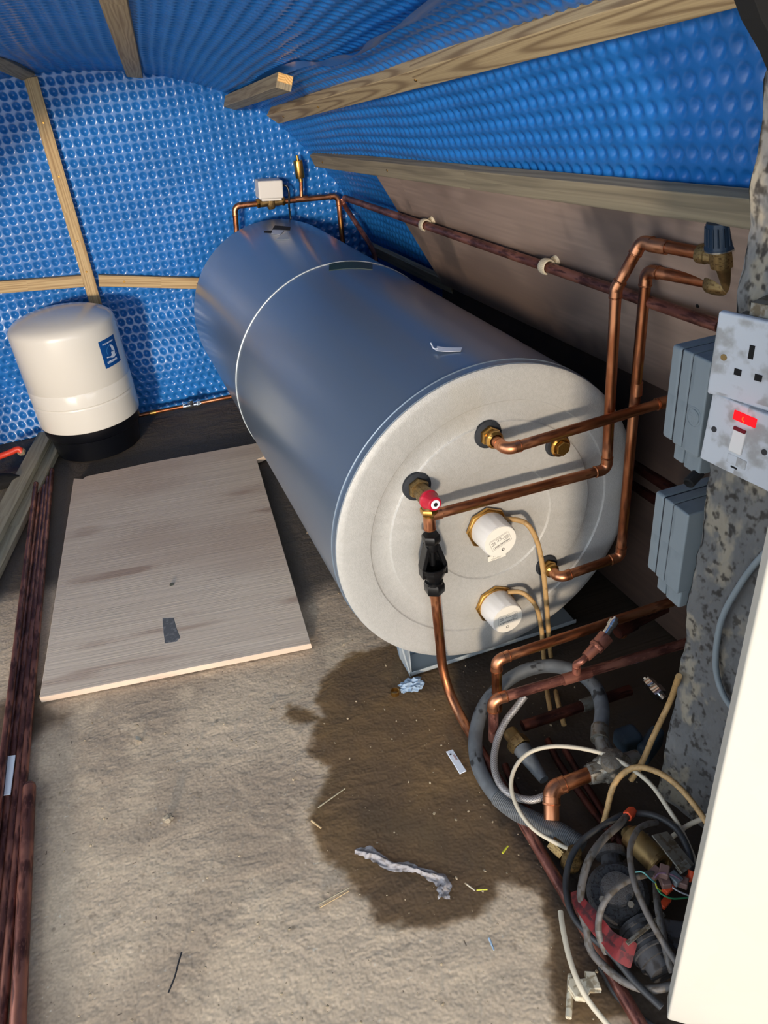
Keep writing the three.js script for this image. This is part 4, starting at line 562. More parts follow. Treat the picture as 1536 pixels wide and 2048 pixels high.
// ---------------------------------------------------------------- electrics on the pier
const PD = [0.3102, 0, 0.9507], PNv = [-0.9507, 0, 0.3102], onP = (g, o, yaw = 0, roll = 0) => g.applyMatrix4(new THREE.Matrix4().makeRotationY(yaw).multiply(new THREE.Matrix4().makeRotationZ(roll))).applyMatrix4(frame(o, PD, [0, 1, 0]));
const bx = (x0, y0, z0, w, h, d, r = 0.002) => box(w, h, d, r).translate(x0 + w / 2, y0 + h / 2, z0 + d / 2);
{
  const o0 = [0.7063, 0.8865, -0.7811], s = thing('wall_socket', 'grubby white switched wall socket plate on the concrete pier', 'socket', o0), W = 0.20, Hh = 0.114, P2 = (g) => onP(g, o0);
  part('face_plate', P2(bx(0, 0, 0, W, Hh, 0.011, 0.0035)), M.socket, s);
  part('back_box', [P2(bx(0.012, 0.004, -0.034, W - 0.02, Hh - 0.012, 0.034, 0.002)), P2(bx(0.035, Hh - 0.006, -0.04, W - 0.04, 0.022, 0.04, 0.001))], M.zinc, s);
  for (const [x, y, w, h] of [[0.049, 0.063, 0.007, 0.018], [0.034, 0.037, 0.010, 0.009], [0.062, 0.037, 0.010, 0.009]]) part('pin_slot', P2(bx(x, y, 0.0095, w, h, 0.0022, 0.0004)), M.dark, s);
  part('screw', P2(new THREE.CylinderGeometry(0.0045, 0.0045, 0.002, 16).rotateX(Math.PI / 2).translate(0.017, 0.056, 0.0105)), M.brassDark, s);
  part('rocker_switch', P2(bx(0.085, 0.052, 0.009, 0.022, 0.034, 0.006, 0.002).rotateX(0.02)), M.socket, s); part('rocker_switch', P2(bx(0.113, 0.052, 0.009, 0.022, 0.034, 0.006, 0.002)), M.socket, s);
  for (const [x, y] of [[0.138, 0.037], [0.166, 0.037]]) part('pin_slot', P2(bx(x, y, 0.0095, 0.010, 0.009, 0.0022, 0.0004)), M.dark, s);
  const o1 = [0.7075, 0.7872, -0.7773], q = thing('fused_switch', 'white switch plate with glowing red neon below the wall socket', 'switch', o1), Q2 = (g) => onP(g, o1, -0.10, -0.05);
  part('face_plate', Q2(bx(0, 0, 0, 0.112, 0.104, 0.010, 0.003)), S({ map: M.socket.map, color: 0xffffff, roughness: 0.5 }), q);
  part('back_box', Q2(bx(0.01, 0.008, -0.036, 0.095, 0.088, 0.036, 0.002)), M.zinc, q);
  const nl = part('neon_lamp', Q2(bx(0.038, 0.0795, 0.009, 0.034, 0.0135, 0.0025, 0.001)), M.neon, q, 'glowing red neon lens'); part('filament', Q2(new THREE.TorusGeometry(0.0035, 0.0008, 6, 12, 2.6).rotateZ(2.2).translate(0.056, 0.0862, 0.0118)), M.neonFilament, nl);
  const lp = new THREE.PointLight(0xff2010, 0.0012, 0.3); lp.castShadow = true; lp.position.copy(V(o1).add(V([0, 0.086, 0])).addScaledVector(V(PD), 0.055).addScaledVector(V(PNv), 0.02)); lp.name = 'neon_glow'; q.add(lp); lp.position.sub(q.position);
  part('rocker_switch', Q2(bx(0.042, 0.033, 0.008, 0.020, 0.036, 0.006, 0.002).rotateX(-0.04)), M.whiteCap, q); part('rocker_mark', Q2(bx(0.043, 0.0665, 0.010, 0.018, 0.0045, 0.003, 0.0005)), S({ color: 0x6b1a24 }), q, 'dark red switch mark');
  part('cable_outlet', Q2(bx(0.042, 0.015, 0.008, 0.03, 0.014, 0.0028, 0.001)), M.socket, q); part('outlet_slot', Q2(bx(0.05, 0.010, 0.0085, 0.010, 0.003, 0.0018, 0.0004)), M.dark, q);
  for (const x of [0.014, 0.092]) part('screw', Q2(new THREE.CylinderGeometry(0.0042, 0.0042, 0.002, 16).rotateX(Math.PI / 2).translate(x, 0.053, 0.0098)), M.castIron, q);
  const gb = (label, y0, y1, knock, x0) => { const g = thing('junction_box', label, 'junction box', [0.79, y0 - 0.025, -0.83]), h = y1 - y0;
    part('lid', [box(0.15, h, 0.0235, 0.006).translate(x0 + 0.075, y0 + h / 2, -0.8745)], M.greyBox, g); part('collar', box(0.150, h, 0.021, 0.003).translate(x0 + 0.075, y0 + h / 2, -0.8505), M.greyBox, g); part('dark_gap_core', box(0.146, h - 0.004, 0.07, 0.003).translate(x0 + 0.075, y0 + h / 2, -0.842), M.rubber, g);  // dark inner core put in to blacken the gaps between the layers
    part('body', [box(0.15, h, 0.036, 0.003).translate(x0 + 0.075, y0 + h / 2, -0.8205), box(0.12, 0.05, 0.022, 0.003).translate(x0 + 0.066, y0 - 0.004, -0.850), box(0.125, 0.055, 0.036, 0.004).translate(x0 + 0.07, y0 - 0.006, -0.821)], M.greyBox, g);
    if (knock) part('knockout', lathe([[0, 0.002], [0.0115, 0.0025], [0.012, 0.0005], [0.0142, 0.0005], [0.0145, 0.002], [0.0155, 0.0018], [0.016, 0], [0, 0]], [x0 + 0.0015, y0 + 0.06, -0.8205], [-1, 0, 0], 28), M.greyBox, g, 'round knockout'); };
  gb('grey plastic junction box behind the wall socket, above the other grey box', 0.768, 0.918, true, 0.718); gb('grey plastic junction box lower on the pier, half hidden by rough concrete', 0.512, 0.668, false, 0.718);
  single('conduit_stub', lathe([[0.004, 0], [0.009, 0], [0.009, 0.026], [0.007, 0.028], [0.004, 0.02]], [0.7342, 0.7352, -0.8117], [-0.9, -0.3, 0.3], 20), M.dark, 'dark conduit stub under the red-lit switch plate', 'conduit');
  single('white_cable', tube([[0.7651, 0.6673, -0.6847], [0.7579, 0.6252, -0.7004], [0.7534, 0.5795, -0.7142], [0.7488, 0.5169, -0.7283], [0.7487, 0.4606, -0.7316], [0.7516, 0.399, -0.726], [0.7561, 0.3569, -0.7057], [0.7672, 0.3291, -0.6783]], 0.0052, 60, 10), M.greyBox, 'pale cable running down the concrete pier behind the white panel', 'cable');
}
{ // white upright panel at the right edge
  const w = thing('white_partition', 'smooth cream-white upright sheet filling the lower right edge', 'partition', [0.75, 0, -0.24]);
  part('sheet', place(box(0.62, 1.12, 0.035, 0.004).translate(0.31, 0.575, -0.0175), [0.4925, 0, -0.44], [0.8, 0, 0.6], [0, 1, 0]), M.panel, w);
}
// ---------------------------------------------------------------- floor-level pipes by the pier
function cable(label, pts, r, mat, cat = 'cable', name = 'cable') { const o = thing(name, label, cat, [pts[0][0], 0, pts[0][2]]); part('sheath', tube(pts, r), mat, o); return o; }
{
  const a = [0.5246, 0.2, -1.0832], b = [0.7754, 0.2, -1.0756], o = thing('copper_pipe', 'low copper pipe with down-turned end just in front of the tank cradle', 'pipe', a);
  plumb(o, [[a[0], 0.05, a[2]], a, [0.98, 0.2, b[2] - 0.01]], RP, M.copper, { er: 1.5 });
  const c = [0.4884, 0.15, -1.028], d = [0.9252, 0.15, -1.0025], q = thing('copper_pipe', 'low copper pipe carrying a small silver drain valve, above the hose loop', 'pipe', c);
  plumb(q, [[c[0], 0.03, c[2]], c, [d[0] + 0.06, 0.15, d[2]]], RP, M.copperDull, { er: 1.5, emat: M.copper });
  const t = [0.6769, 0.15, -1.017]; part('tee', [cyl([0.6456, 0.15, -1.0186], [0.7095, 0.15, -1.015], RP * 1.14), cyl(t, [t[0], 0.176, t[2]], 0.009)], M.copperDull, q);
  part('drain_branch', [tube([[t[0], 0.168, t[2]], [t[0], 0.182, t[2] - 0.002], [0.6843, 0.195, -1.0115], [0.705, 0.202, -1.0167]], 0.0075, 24, 16), cyl([0.6965, 0.199, -1.0143], [0.7243, 0.21, -1.0215], 0.0105, 0.0125), hex([0.7206, 0.209, -1.0194], [0.0283, 0.013, -0.0082], 0.0165, 0.014), cyl([0.7303, 0.213, -1.0218], [0.7525, 0.222, -1.0293], 0.0155, 0.0165)], M.copperDull, q);
  part('silver_spindle', [cyl([0.7435, 0.222, -1.0267], [0.7775, 0.245, -1.0408], 0.0085, 0.0085), cyl([0.7683, 0.239, -1.037], [0.7788, 0.247, -1.0411], 0.0105, 0.0105, 12), cyl([0.7768, 0.246, -1.0398], [0.7839, 0.25, -1.0437], 0.007, 0.0055)], M.chrome, q, 'silver spindle');
  const e = thing('copper_pipe', 'dark copper fitting low against the pier beyond the silver drain valve', 'pipe', [0.8755, 0.1, -1.1267]); part('pipe', [cyl([0.8273, 0.16, -1.0901], [0.9671, 0.16, -1.1129], 0.0135, 0.0135), cyl([0.8244, 0.16, -1.0896], [0.874, 0.16, -1.0977], 0.0165, 0.0165)], M.copperDark, e); part('end_cap', lathe([[0.004, 0], [0.008, 0.001], [0.009, 0.006], [0.004, 0.01], [0, 0.01]], [0.8375, 0.15, -1.0867], [-0.3, 0, 1], 16), M.copper, e);
  const f = thing('copper_pipe', 'dark copper pipe on the floor inside the hose loop', 'pipe', [0.624, 0.03, -1.0269]); part('pipe', cyl([0.5575, 0.04, -1.0283], [0.8238, 0.04, -1.0233], 0.0125, 0.0125), M.copperDark, f); part('joint', cyl([0.7017, 0.04, -1.0262], [0.7382, 0.04, -1.0259], 0.0145), M.zinc, f);
  const g = thing('isolating_valve', 'grey-wrapped brass valve on the floor inside the hose loop', 'valve', [0.546, 0.02, -0.9954]); part('nut', [hex([0.5229, 0.045, -0.9969], [0.0104, -0.005, 0.0571], 0.024, 0.022), cyl([0.5227, 0.045, -1.0193], [0.5249, 0.045, -0.9961], 0.0165, 0.0165)], M.brassDark, g); part('wrapped_tail', cyl([0.5259, 0.043, -0.9714], [0.5303, 0.04, -0.887], 0.019, 0.010), M.hoseGrey, g);
  const h = thing('compression_fitting', 'small silver compression fitting on the floor against the pier foot', 'fitting', [0.8844, 0.03, -1.0148]); part('body', [cyl([0.8697, 0.05, -1.0305], [0.8679, 0.05, -0.9598], 0.0085), hex([0.868, 0.05, -1.0226], [-0.0017, 0, 0.0706], 0.0135, 0.02), hex([0.8681, 0.05, -0.999], [-0.0017, 0, 0.0706], 0.0165, 0.024)], M.chrome, h);
  for (const [p, l] of [[[[0.5961, 0.02, -0.988], [0.5868, 0.02, -0.9202], [0.5883, 0.02, -0.8271], [0.5921, 0.02, -0.7298]], 'dark thin tube on the floor under the copper elbow, the left one'], [[[0.6161, 0.02, -0.9498], [0.609, 0.02, -0.8698], [0.6032, 0.02, -0.7716], [0.5972, 0.02, -0.7053]], 'dark thin tube on the floor under the copper elbow, the right one'], [[[0.4862, 0.012, -0.9714], [0.4754, 0.012, -0.8952], [0.484, 0.012, -0.8289], [0.4931, 0.012, -0.7778]], 'dark thin tube on the floor between the grey hose and the copper elbow']]) cable(l, p, 0.0075, M.copperDark, 'tube', 'thin_tube');
}
// big zinc-grey valve with the stubby copper elbow
{
  const a = [0.5973, 0.09, -0.8303], o = thing('gate_valve', 'grey cast valve with a stubby copper elbow in front of the pier', 'valve', [0.6633, 0, -0.8632]);
  plumb(o, [[0.4924, 0.055, -0.792], [0.5129, 0.09, -0.8295], a], 0.0145, M.copper, { er: 1.5 });
  part('body', [cyl(a, [0.6179, 0.09, -0.8278], 0.020, 0.021), lump(0.033, 11, [1.25, 0.95, 0.9], 0.25, 3).translate(...[0.6435, 0.09, -0.8294]), hex([0.5926, 0.09, -0.8299], [0.0205, 0, 0.0026], 0.0215, 0.022), cyl([0.6435, 0.09, -0.8294], [0.6583, 0.1, -0.8919], 0.017, 0.0145), cyl([0.6435, 0.09, -0.8294], [0.7048, 0.085, -0.8306], 0.018, 0.016), lathe([[0, 0], [0.02, 0.002], [0.02, 0.016], [0.012, 0.02], [0, 0.02]], [0.6327, 0.115, -0.816], [0, 1, 0.1], 20)], M.zinc, o);
  part('screw_cap', lathe([[0, 0.006], [0.006, 0.005], [0.008, 0], [0, 0]], [0.6259, 0.125, -0.8152], [0, 1, 0.2], 14), M.steel, o);
  single('plastic_cap', [box(0.05, 0.045, 0.045, 0.012).translate(...[0.7279, 0.06, -0.8946]), box(0.075, 0.05, 0.03, 0.01).rotateY(0.5).translate(...[0.7686, 0.045, -0.8735])], S({ color: 0x2c3b46, roughness: 0.6 }), 'dark blue-grey plastic cover beside the pier foot behind the cast valve', 'cover');
}
// hoses
{
  const hp = [[0.5275, 0.028, -0.7367], [0.5043, 0.028, -0.7796], [0.4806, 0.028, -0.8096], [0.45, 0.026, -0.8532], [0.4301, 0.025, -0.9093], [0.4305, 0.024, -0.9825], [0.4569, 0.026, -1.0532], [0.5018, 0.04, -1.1085], [0.5575, 0.06, -1.1353], [0.6231, 0.075, -1.1423], [0.6806, 0.085, -1.122], [0.7177, 0.095, -1.0693], [0.7238, 0.1, -1.0113], [0.7042, 0.1, -0.9559], [0.6675, 0.1, -0.9062]];
  const o = thing('grey_hose', 'thick grey hose curling in a big loop around the low copper pipes', 'hose', [0.4595, 0, -1.0374]); part('hose', tube(hp, 0.0155, 200, 18), M.hoseGrey, o);
  const c = new THREE.CatmullRomCurve3(hp.map(V)), gs = []; for (let i = 0; i < 52; i++) { const t = 0.002 + i * 0.0042, p = c.getPointAt(t), d = c.getTangentAt(t); gs.push(new THREE.TorusGeometry(0.0158, 0.0018, 6, 20).applyMatrix4(new THREE.Matrix4().compose(p, new THREE.Quaternion().setFromUnitVectors(new THREE.Vector3(0, 0, 1), d), new THREE.Vector3(1, 1, 1)))); }
  part('ribbed_end', gs, M.hoseGrey, o, 'ribbed end of the hose').userData.kind = 'stuff';
  part('hose_collar', cyl([0.6725, 0.1, -0.914], [0.654, 0.1, -0.8869], 0.018, 0.018), M.zinc, o);
  const b = thing('braided_hose', 'thin braided metal hose bowed inside the thick grey hose loop', 'hose', [0.4638, 0, -0.9502]); part('hose', tube([[0.5669, 0.12, -1.036], [0.5395, 0.1, -1.0288], [0.51, 0.08, -1.0195], [0.4789, 0.06, -0.9951], [0.4526, 0.05, -0.9539], [0.4441, 0.045, -0.9124], [0.4542, 0.045, -0.876], [0.4804, 0.05, -0.8493], [0.5131, 0.055, -0.8435]], 0.0075, 90, 12), M.hoseBraid, b);
}
// cables
cable('tan cable from the upper white heater cover down to the floor', [[0.6309, 0.4227, -1.2547], [0.6584, 0.416, -1.2473], [0.6745, 0.4098, -1.2277], [0.6955, 0.3601, -1.2226], [0.7106, 0.28, -1.222], [0.7245, 0.1703, -1.226], [0.7353, 0.0421, -1.2246], [0.7475, -0.0625, -1.2236], [0.6735, 0.02, -1.0793], [0.6531, 0.012, -1.0159]], 0.0058, M.cableTan);
cable('brown cable from the lower white heater cover down to the floor', [[0.6384, 0.2204, -1.2522], [0.6653, 0.2162, -1.2449], [0.6807, 0.2052, -1.2302], [0.6993, 0.1679, -1.2253], [0.7123, 0.0988, -1.2247], [0.722, 0.0109, -1.2289], [0.7302, -0.0553, -1.2332], [0.6632, 0.015, -1.1061], [0.6375, 0.012, -1.0386]], 0.0055, M.cableTan);
cable('cream cable looping in a wide arch over the grey hose', [[0.4968, 0.04, -0.7355], [0.4783, 0.045, -0.7541], [0.4537, 0.05, -0.7926], [0.4471, 0.055, -0.8437], [0.4563, 0.065, -0.8863], [0.4803, 0.08, -0.9112], [0.5144, 0.095, -0.919], [0.5548, 0.11, -0.9037], [0.596, 0.12, -0.8721], [0.6312, 0.13, -0.8289], [0.6527, 0.13, -0.7889], [0.6689, 0.125, -0.7433], [0.6709, 0.115, -0.6947], [0.6701, 0.105, -0.6542], [0.6592, 0.095, -0.6036], [0.6448, 0.08, -0.562]], 0.0042, M.cableWhite);
cable('straight tan cable leaning down from the pier face to the floor', [[0.7309, 0.3388, -0.7832], [0.7739, 0.2, -0.8421], [0.7302, 0.15, -0.8219], [0.6872, 0.11, -0.7977], [0.6706, 0.07, -0.8003]], 0.0058, M.cableTan);
cable('tan cable arching from the pump to the white panel', [[0.5768, 0.04, -0.75], [0.5916, 0.07, -0.7611], [0.6085, 0.11, -0.7737], [0.6327, 0.13, -0.7802], [0.6587, 0.145, -0.773], [0.684, 0.15, -0.7429], [0.697, 0.15, -0.7018], [0.7026, 0.14, -0.6612], [0.7041, 0.13, -0.6272]], 0.0055, M.cableTan);
cable('short pale cable end reaching out from the white panel', [[0.7334, 0.12, -0.6549], [0.7186, 0.11, -0.6569], [0.6885, 0.1, -0.661], [0.6565, 0.09, -0.6583]], 0.0045, M.cableWhite);
cable('black cable bent round the left side of the pump', [[0.622, 0.08, -0.7309], [0.599, 0.085, -0.7322], [0.5645, 0.08, -0.7304], [0.521, 0.07, -0.7264], [0.4879, 0.06, -0.7119], [0.4595, 0.05, -0.6839], [0.4406, 0.05, -0.6471], [0.4349, 0.05, -0.6135], [0.4413, 0.055, -0.5781], [0.4573, 0.055, -0.5377], [0.4679, 0.05, -0.4916], [0.4848, 0.045, -0.4474]], 0.0058, M.cableDark);
{ const o = cable('thick grey cable with orange sleeve curling round the pump', [[0.6134, 0.085, -0.7283], [0.5786, 0.095, -0.7107], [0.5407, 0.1, -0.6958], [0.5035, 0.1, -0.6769], [0.4762, 0.09, -0.6559], [0.458, 0.08, -0.635], [0.4448, 0.07, -0.611], [0.4404, 0.06, -0.5862], [0.4328, 0.045, -0.5636], [0.4411, 0.04, -0.5323], [0.4594, 0.04, -0.4978], [0.4844, 0.045, -0.4756], [0.5152, 0.05, -0.4661]], 0.0068, M.cableGrey); part('sleeve', cyl([0.6281, 0.08, -0.7352], [0.6085, 0.088, -0.7247], 0.0095, 0.0095, 6), M.tapeOrange, o, 'orange sleeve'); }
cable('grey cable looping over the brass cylinder and down to the panel', [[0.643, 0.1, -0.6871], [0.6192, 0.115, -0.6824], [0.5929, 0.125, -0.6742], [0.5605, 0.13, -0.6497], [0.5414, 0.13, -0.6218], [0.5266, 0.13, -0.5878], [0.5202, 0.125, -0.5537], [0.5178, 0.12, -0.5238], [0.5198, 0.11, -0.4912], [0.5242, 0.1, -0.4652]], 0.0052, M.cableGrey);
cable('dark grey cable curving over the pump body', [[0.5981, 0.1, -0.602], [0.5669, 0.115, -0.6019], [0.5309, 0.125, -0.6016], [0.4997, 0.125, -0.5977], [0.4732, 0.115, -0.5903], [0.4566, 0.095, -0.5798], [0.4477, 0.075, -0.5637], [0.4517, 0.05, -0.547]], 0.0055, M.cableGrey);
cable('dark thick cable sweeping behind the brass cylinder to the panel', [[0.6281, 0.07, -0.7384], [0.6458, 0.1, -0.7027], [0.6609, 0.11, -0.6608], [0.6565, 0.105, -0.619], [0.6418, 0.09, -0.5855], [0.6244, 0.07, -0.5581]], 0.0058, M.cableDark);
cable('white cable end curving over the long red-brown pipe', [[0.4209, 0.045, -0.6364], [0.4084, 0.047, -0.607], [0.395, 0.046, -0.5655], [0.3888, 0.042, -0.5277], [0.393, 0.03, -0.4987], [0.4049, 0.02, -0.4634], [0.4179, 0.012, -0.4266]], 0.0046, M.cableWhite);
cable('black cable along the floor right of the red-brown pipe', [[0.4426, 0.012, -0.5461], [0.4425, 0.01, -0.5056], [0.4502, 0.01, -0.4762], [0.4658, 0.01, -0.4491], [0.4838, 0.01, -0.4195]], 0.0048, M.cableDark);
cable('dark grey cable running straight down beside the pump motor', [[0.5948, 0.06, -0.6156], [0.5636, 0.085, -0.5737], [0.542, 0.09, -0.5344], [0.5272, 0.085, -0.5007], [0.5195, 0.075, -0.4726]], 0.006, M.cableGrey);
// pump
{
  const c = [0.5242, 0.05, -0.6221], o = thing('circulating_pump', 'black cast pump with worn red bracket lying among the cables', 'pump', [0.5392, 0, -0.6382]);
  const ax = V([-0.0124, 0, 0.1377]).normalize(), axa = ax.toArray();
  part('volute', [lathe([[0, -0.028], [0.038, -0.026], [0.05, -0.016], [0.052, 0.012], [0.044, 0.022], [0, 0.024]], c, [-0.25, 1, 0.15], 40), lathe([[0, 0], [0.029, 0], [0.027, 0.012], [0.012, 0.015], [0, 0.015]], V(c).add(V([-0.006, 0.024, 0.004])).toArray(), [-0.25, 1, 0.15], 32), cyl(c, [0.55, 0.06, -0.6836], 0.030, 0.017, 24), lathe([[0.012, 0], [0.027, 0], [0.028, 0.004], [0.028, 0.012], [0.018, 0.014], [0.012, 0.01]], [0.5489, 0.06, -0.682], V([0.55, 0.06, -0.6836]).sub(V(c)).toArray(), 28)], M.castIron, o);
  part('motor', [cyl([0.5241, 0.05, -0.5658], [0.5212, 0.05, -0.5018], 0.034, 0.033, 30), ...[0.1, 0.3, 0.5, 0.7].map((f) => { const p = V([0.5241, 0.05, -0.5658]).lerp(V([0.5212, 0.05, -0.5018]), f).toArray(); return lathe([[0.033, 0], [0.036, 0.001], [0.036, 0.006], [0.033, 0.007]], p, axa, 30); }), cyl([0.5212, 0.05, -0.5044], [0.5205, 0.05, -0.4856], 0.028, 0.026, 24)], M.castIron, o);
  part('clamp_band', [bar([0.476, 0.086, -0.5311], [0.5592, 0.086, -0.5493], 0.007, 0.003, [0, 1, 0.2], 0.001)], M.zinc, o);
  part('terminal_box', [box(0.06, 0.045, 0.05, 0.006).rotateY(-0.6).translate(...[0.5582, 0.045, -0.528])], M.cableGrey, o);
  const st = [[0.452, 0.075, -0.6437], [0.4468, 0.08, -0.6198], [0.45, 0.08, -0.5945], [0.4539, 0.078, -0.5708], [0.4584, 0.075, -0.5558], [0.4652, 0.078, -0.5317], [0.482, 0.07, -0.5175]];
  const wd = [0.016, 0.022, 0.027, 0.028, 0.026, 0.036, 0.040], cv = new THREE.CatmullRomCurve3(st.map(V)), pos = [], uv = [], idx = [], up = V([-0.3, 1, 0.4]).normalize(), N = 40;
  for (let i = 0; i <= N; i++) { const t = i / N, q = cv.getPoint(t), d = cv.getTangent(t), s = d.clone().cross(up).normalize(), k = t * 6, w = lerp(wd[Math.floor(Math.min(k, 5.99))], wd[Math.floor(Math.min(k, 5.99)) + 1], k % 1) / 2; for (const [a, b] of [[-1, 0], [1, 0], [1, -0.0035], [-1, -0.0035]]) { const p = q.clone().addScaledVector(s, a * w).addScaledVector(up, b); pos.push(p.x, p.y, p.z); uv.push(t * 0.2, a * w + b); } }
  for (let i = 0; i < N; i++) for (let j = 0; j < 4; j++) { const a = i * 4 + j, b = i * 4 + (j + 1) % 4; idx.push(a, a + 4, b, b, a + 4, b + 4); } idx.push(0, 1, 2, 0, 2, 3, N * 4, N * 4 + 2, N * 4 + 1, N * 4, N * 4 + 3, N * 4 + 2);
  const gb = new THREE.BufferGeometry(); gb.setAttribute('position', new THREE.Float32BufferAttribute(pos, 3)); gb.setAttribute('uv', new THREE.Float32BufferAttribute(uv, 2)); gb.setIndex(idx);
  part('bracket', toCreasedNormals(gb, 0.6), M.redPaint, o, 'worn red-painted steel bracket');
  for (const p of [[0.5231, 0.075, -0.6355], [0.4837, 0.08, -0.6101], [0.521, 0.082, -0.584]]) part('bolt', hex(p, [-0.25, 1, 0.15], 0.0055, 0.006), M.zinc, o);
  // brass cylinder valve
  const b0 = [0.5981, 0.075, -0.6954], b1 = [0.6076, 0.085, -0.6232], q = thing('brass_cylinder_valve', 'short brass cylinder with open end lying above the pump', 'valve', b0);
  part('body', [cyl(b0, b1, 0.022, 0.023, 32, true), lathe([[0.0, 0], [0.012, 0], [0.022, 0.004], [0.022, 0.006], [0, 0.006]], b0, V(b1).sub(V(b0)).toArray(), 30), lathe([[0.016, -0.005], [0.0255, -0.005], [0.0255, 0.001], [0.024, 0.003], [0.016, 0.003]], b1, V(b1).sub(V(b0)).toArray(), 32), lathe([[0, -0.02], [0.018, -0.019], [0.018, -0.018], [0, -0.018]], b1, V(b1).sub(V(b0)).toArray(), 24), cyl([0.5993, 0.072, -0.706], b0, 0.014, 0.014)], M.brassDark, q);
  part('side_plate', [bar([0.6254, 0.115, -0.6582], [0.6279, 0.115, -0.5889], 0.035, 0.003, [0.3, 1, 0], 0.001), bar([0.6113, 0.115, -0.5891], [0.6334, 0.115, -0.5935], 0.014, 0.008, [0, 1, 0.4], 0.001)], M.zinc, q, 'grey metal side plate');
  const pf = thing('pipe_fitting', 'dirty brass fitting on the floor left of the pump', 'fitting', [0.4977, 0, -0.7394]); part('body', [lathe([[0, 0], [0.018, 0], [0.019, 0.02], [0.014, 0.024], [0.013, 0.04], [0, 0.042]], [0.4952, 0.004, -0.7267], [0.2, 1, 0], 24), hex([0.4925, 0.015, -0.7442], [-0.4, 0.2, -1], 0.015, 0.03)], M.brassDark, pf);
}
{ // connector blocks and wires
  const o = thing('connector_block', 'cluster of brown wire connectors with orange tips beside the brass cylinder', 'connector', [0.6088, 0.06, -0.6097]);
  const at = [[1310,1745,.11,.3],[1330,1742,.115,.2],[1326,1762,.105,-.2],[1352,1758,.10,.4],[1368,1765,.09,.1]];
  const pts = [[0.5778, 0.11, -0.6027], [0.5905, 0.115, -0.5968], [0.5883, 0.1, -0.5886], [0.6066, 0.1, -0.5868], [0.6156, 0.095, -0.5796]];
  pts.forEach((p, i) => part('connector', box(0.02, 0.014, 0.016, 0.002).rotateY(0.3 + i * 0.5).translate(...p), i === 3 ? M.greyBox : M.connector, o));
  part('orange_tip', box(0.020, 0.010, 0.012, 0.002).rotateY(0.3).translate(...[0.5899, 0.09, -0.5812]), M.tapeOrange, o, 'orange tip'); part('orange_tip', box(0.022, 0.008, 0.012, 0.002).rotateY(0.4).translate(...[0.5842, 0.06, -0.5764]), M.tapeOrange, o, 'orange tip'); part('orange_tip', tube([[0.6286, 0.09, -0.5814], [0.6359, 0.095, -0.5827], [0.6405, 0.1, -0.5871]], 0.006, 12), M.tapeOrange, o, 'orange tip');
  const w = (n, m, p, lab) => single('thin_wire', tube(p, 0.0014, 40, 6), m, lab, 'wire');
  w(0, M.teal, [[0.5383, 0.13, -0.6075], [0.551, 0.13, -0.6022], [0.5599, 0.12, -0.5928], [0.5676, 0.11, -0.5887]], 'thin teal wire running from the dark cable to the brown connectors');
  w(0, M.green, [[0.57, 0.1, -0.5877], [0.5719, 0.095, -0.576], [0.586, 0.09, -0.564], [0.6163, 0.08, -0.5597]], 'thin green wire below the brown connectors');
  w(0, M.yellow, [[0.5692, 0.11, -0.5909], [0.5699, 0.1, -0.5848], [0.5745, 0.095, -0.5796]], 'short yellow wire at the left of the brown connectors');
  w(0, M.paper, [[0.5954, 0.095, -0.5775], [0.6065, 0.085, -0.5709], [0.6219, 0.075, -0.5634]], 'thin white wire right of the orange connector tip');
  w(0, M.purple, [[0.5683, 0.12, -0.5912], [0.5796, 0.122, -0.5937], [0.5979, 0.118, -0.5849], [0.6114, 0.105, -0.5785]], 'thin purple wire arching over the brown connectors');
}
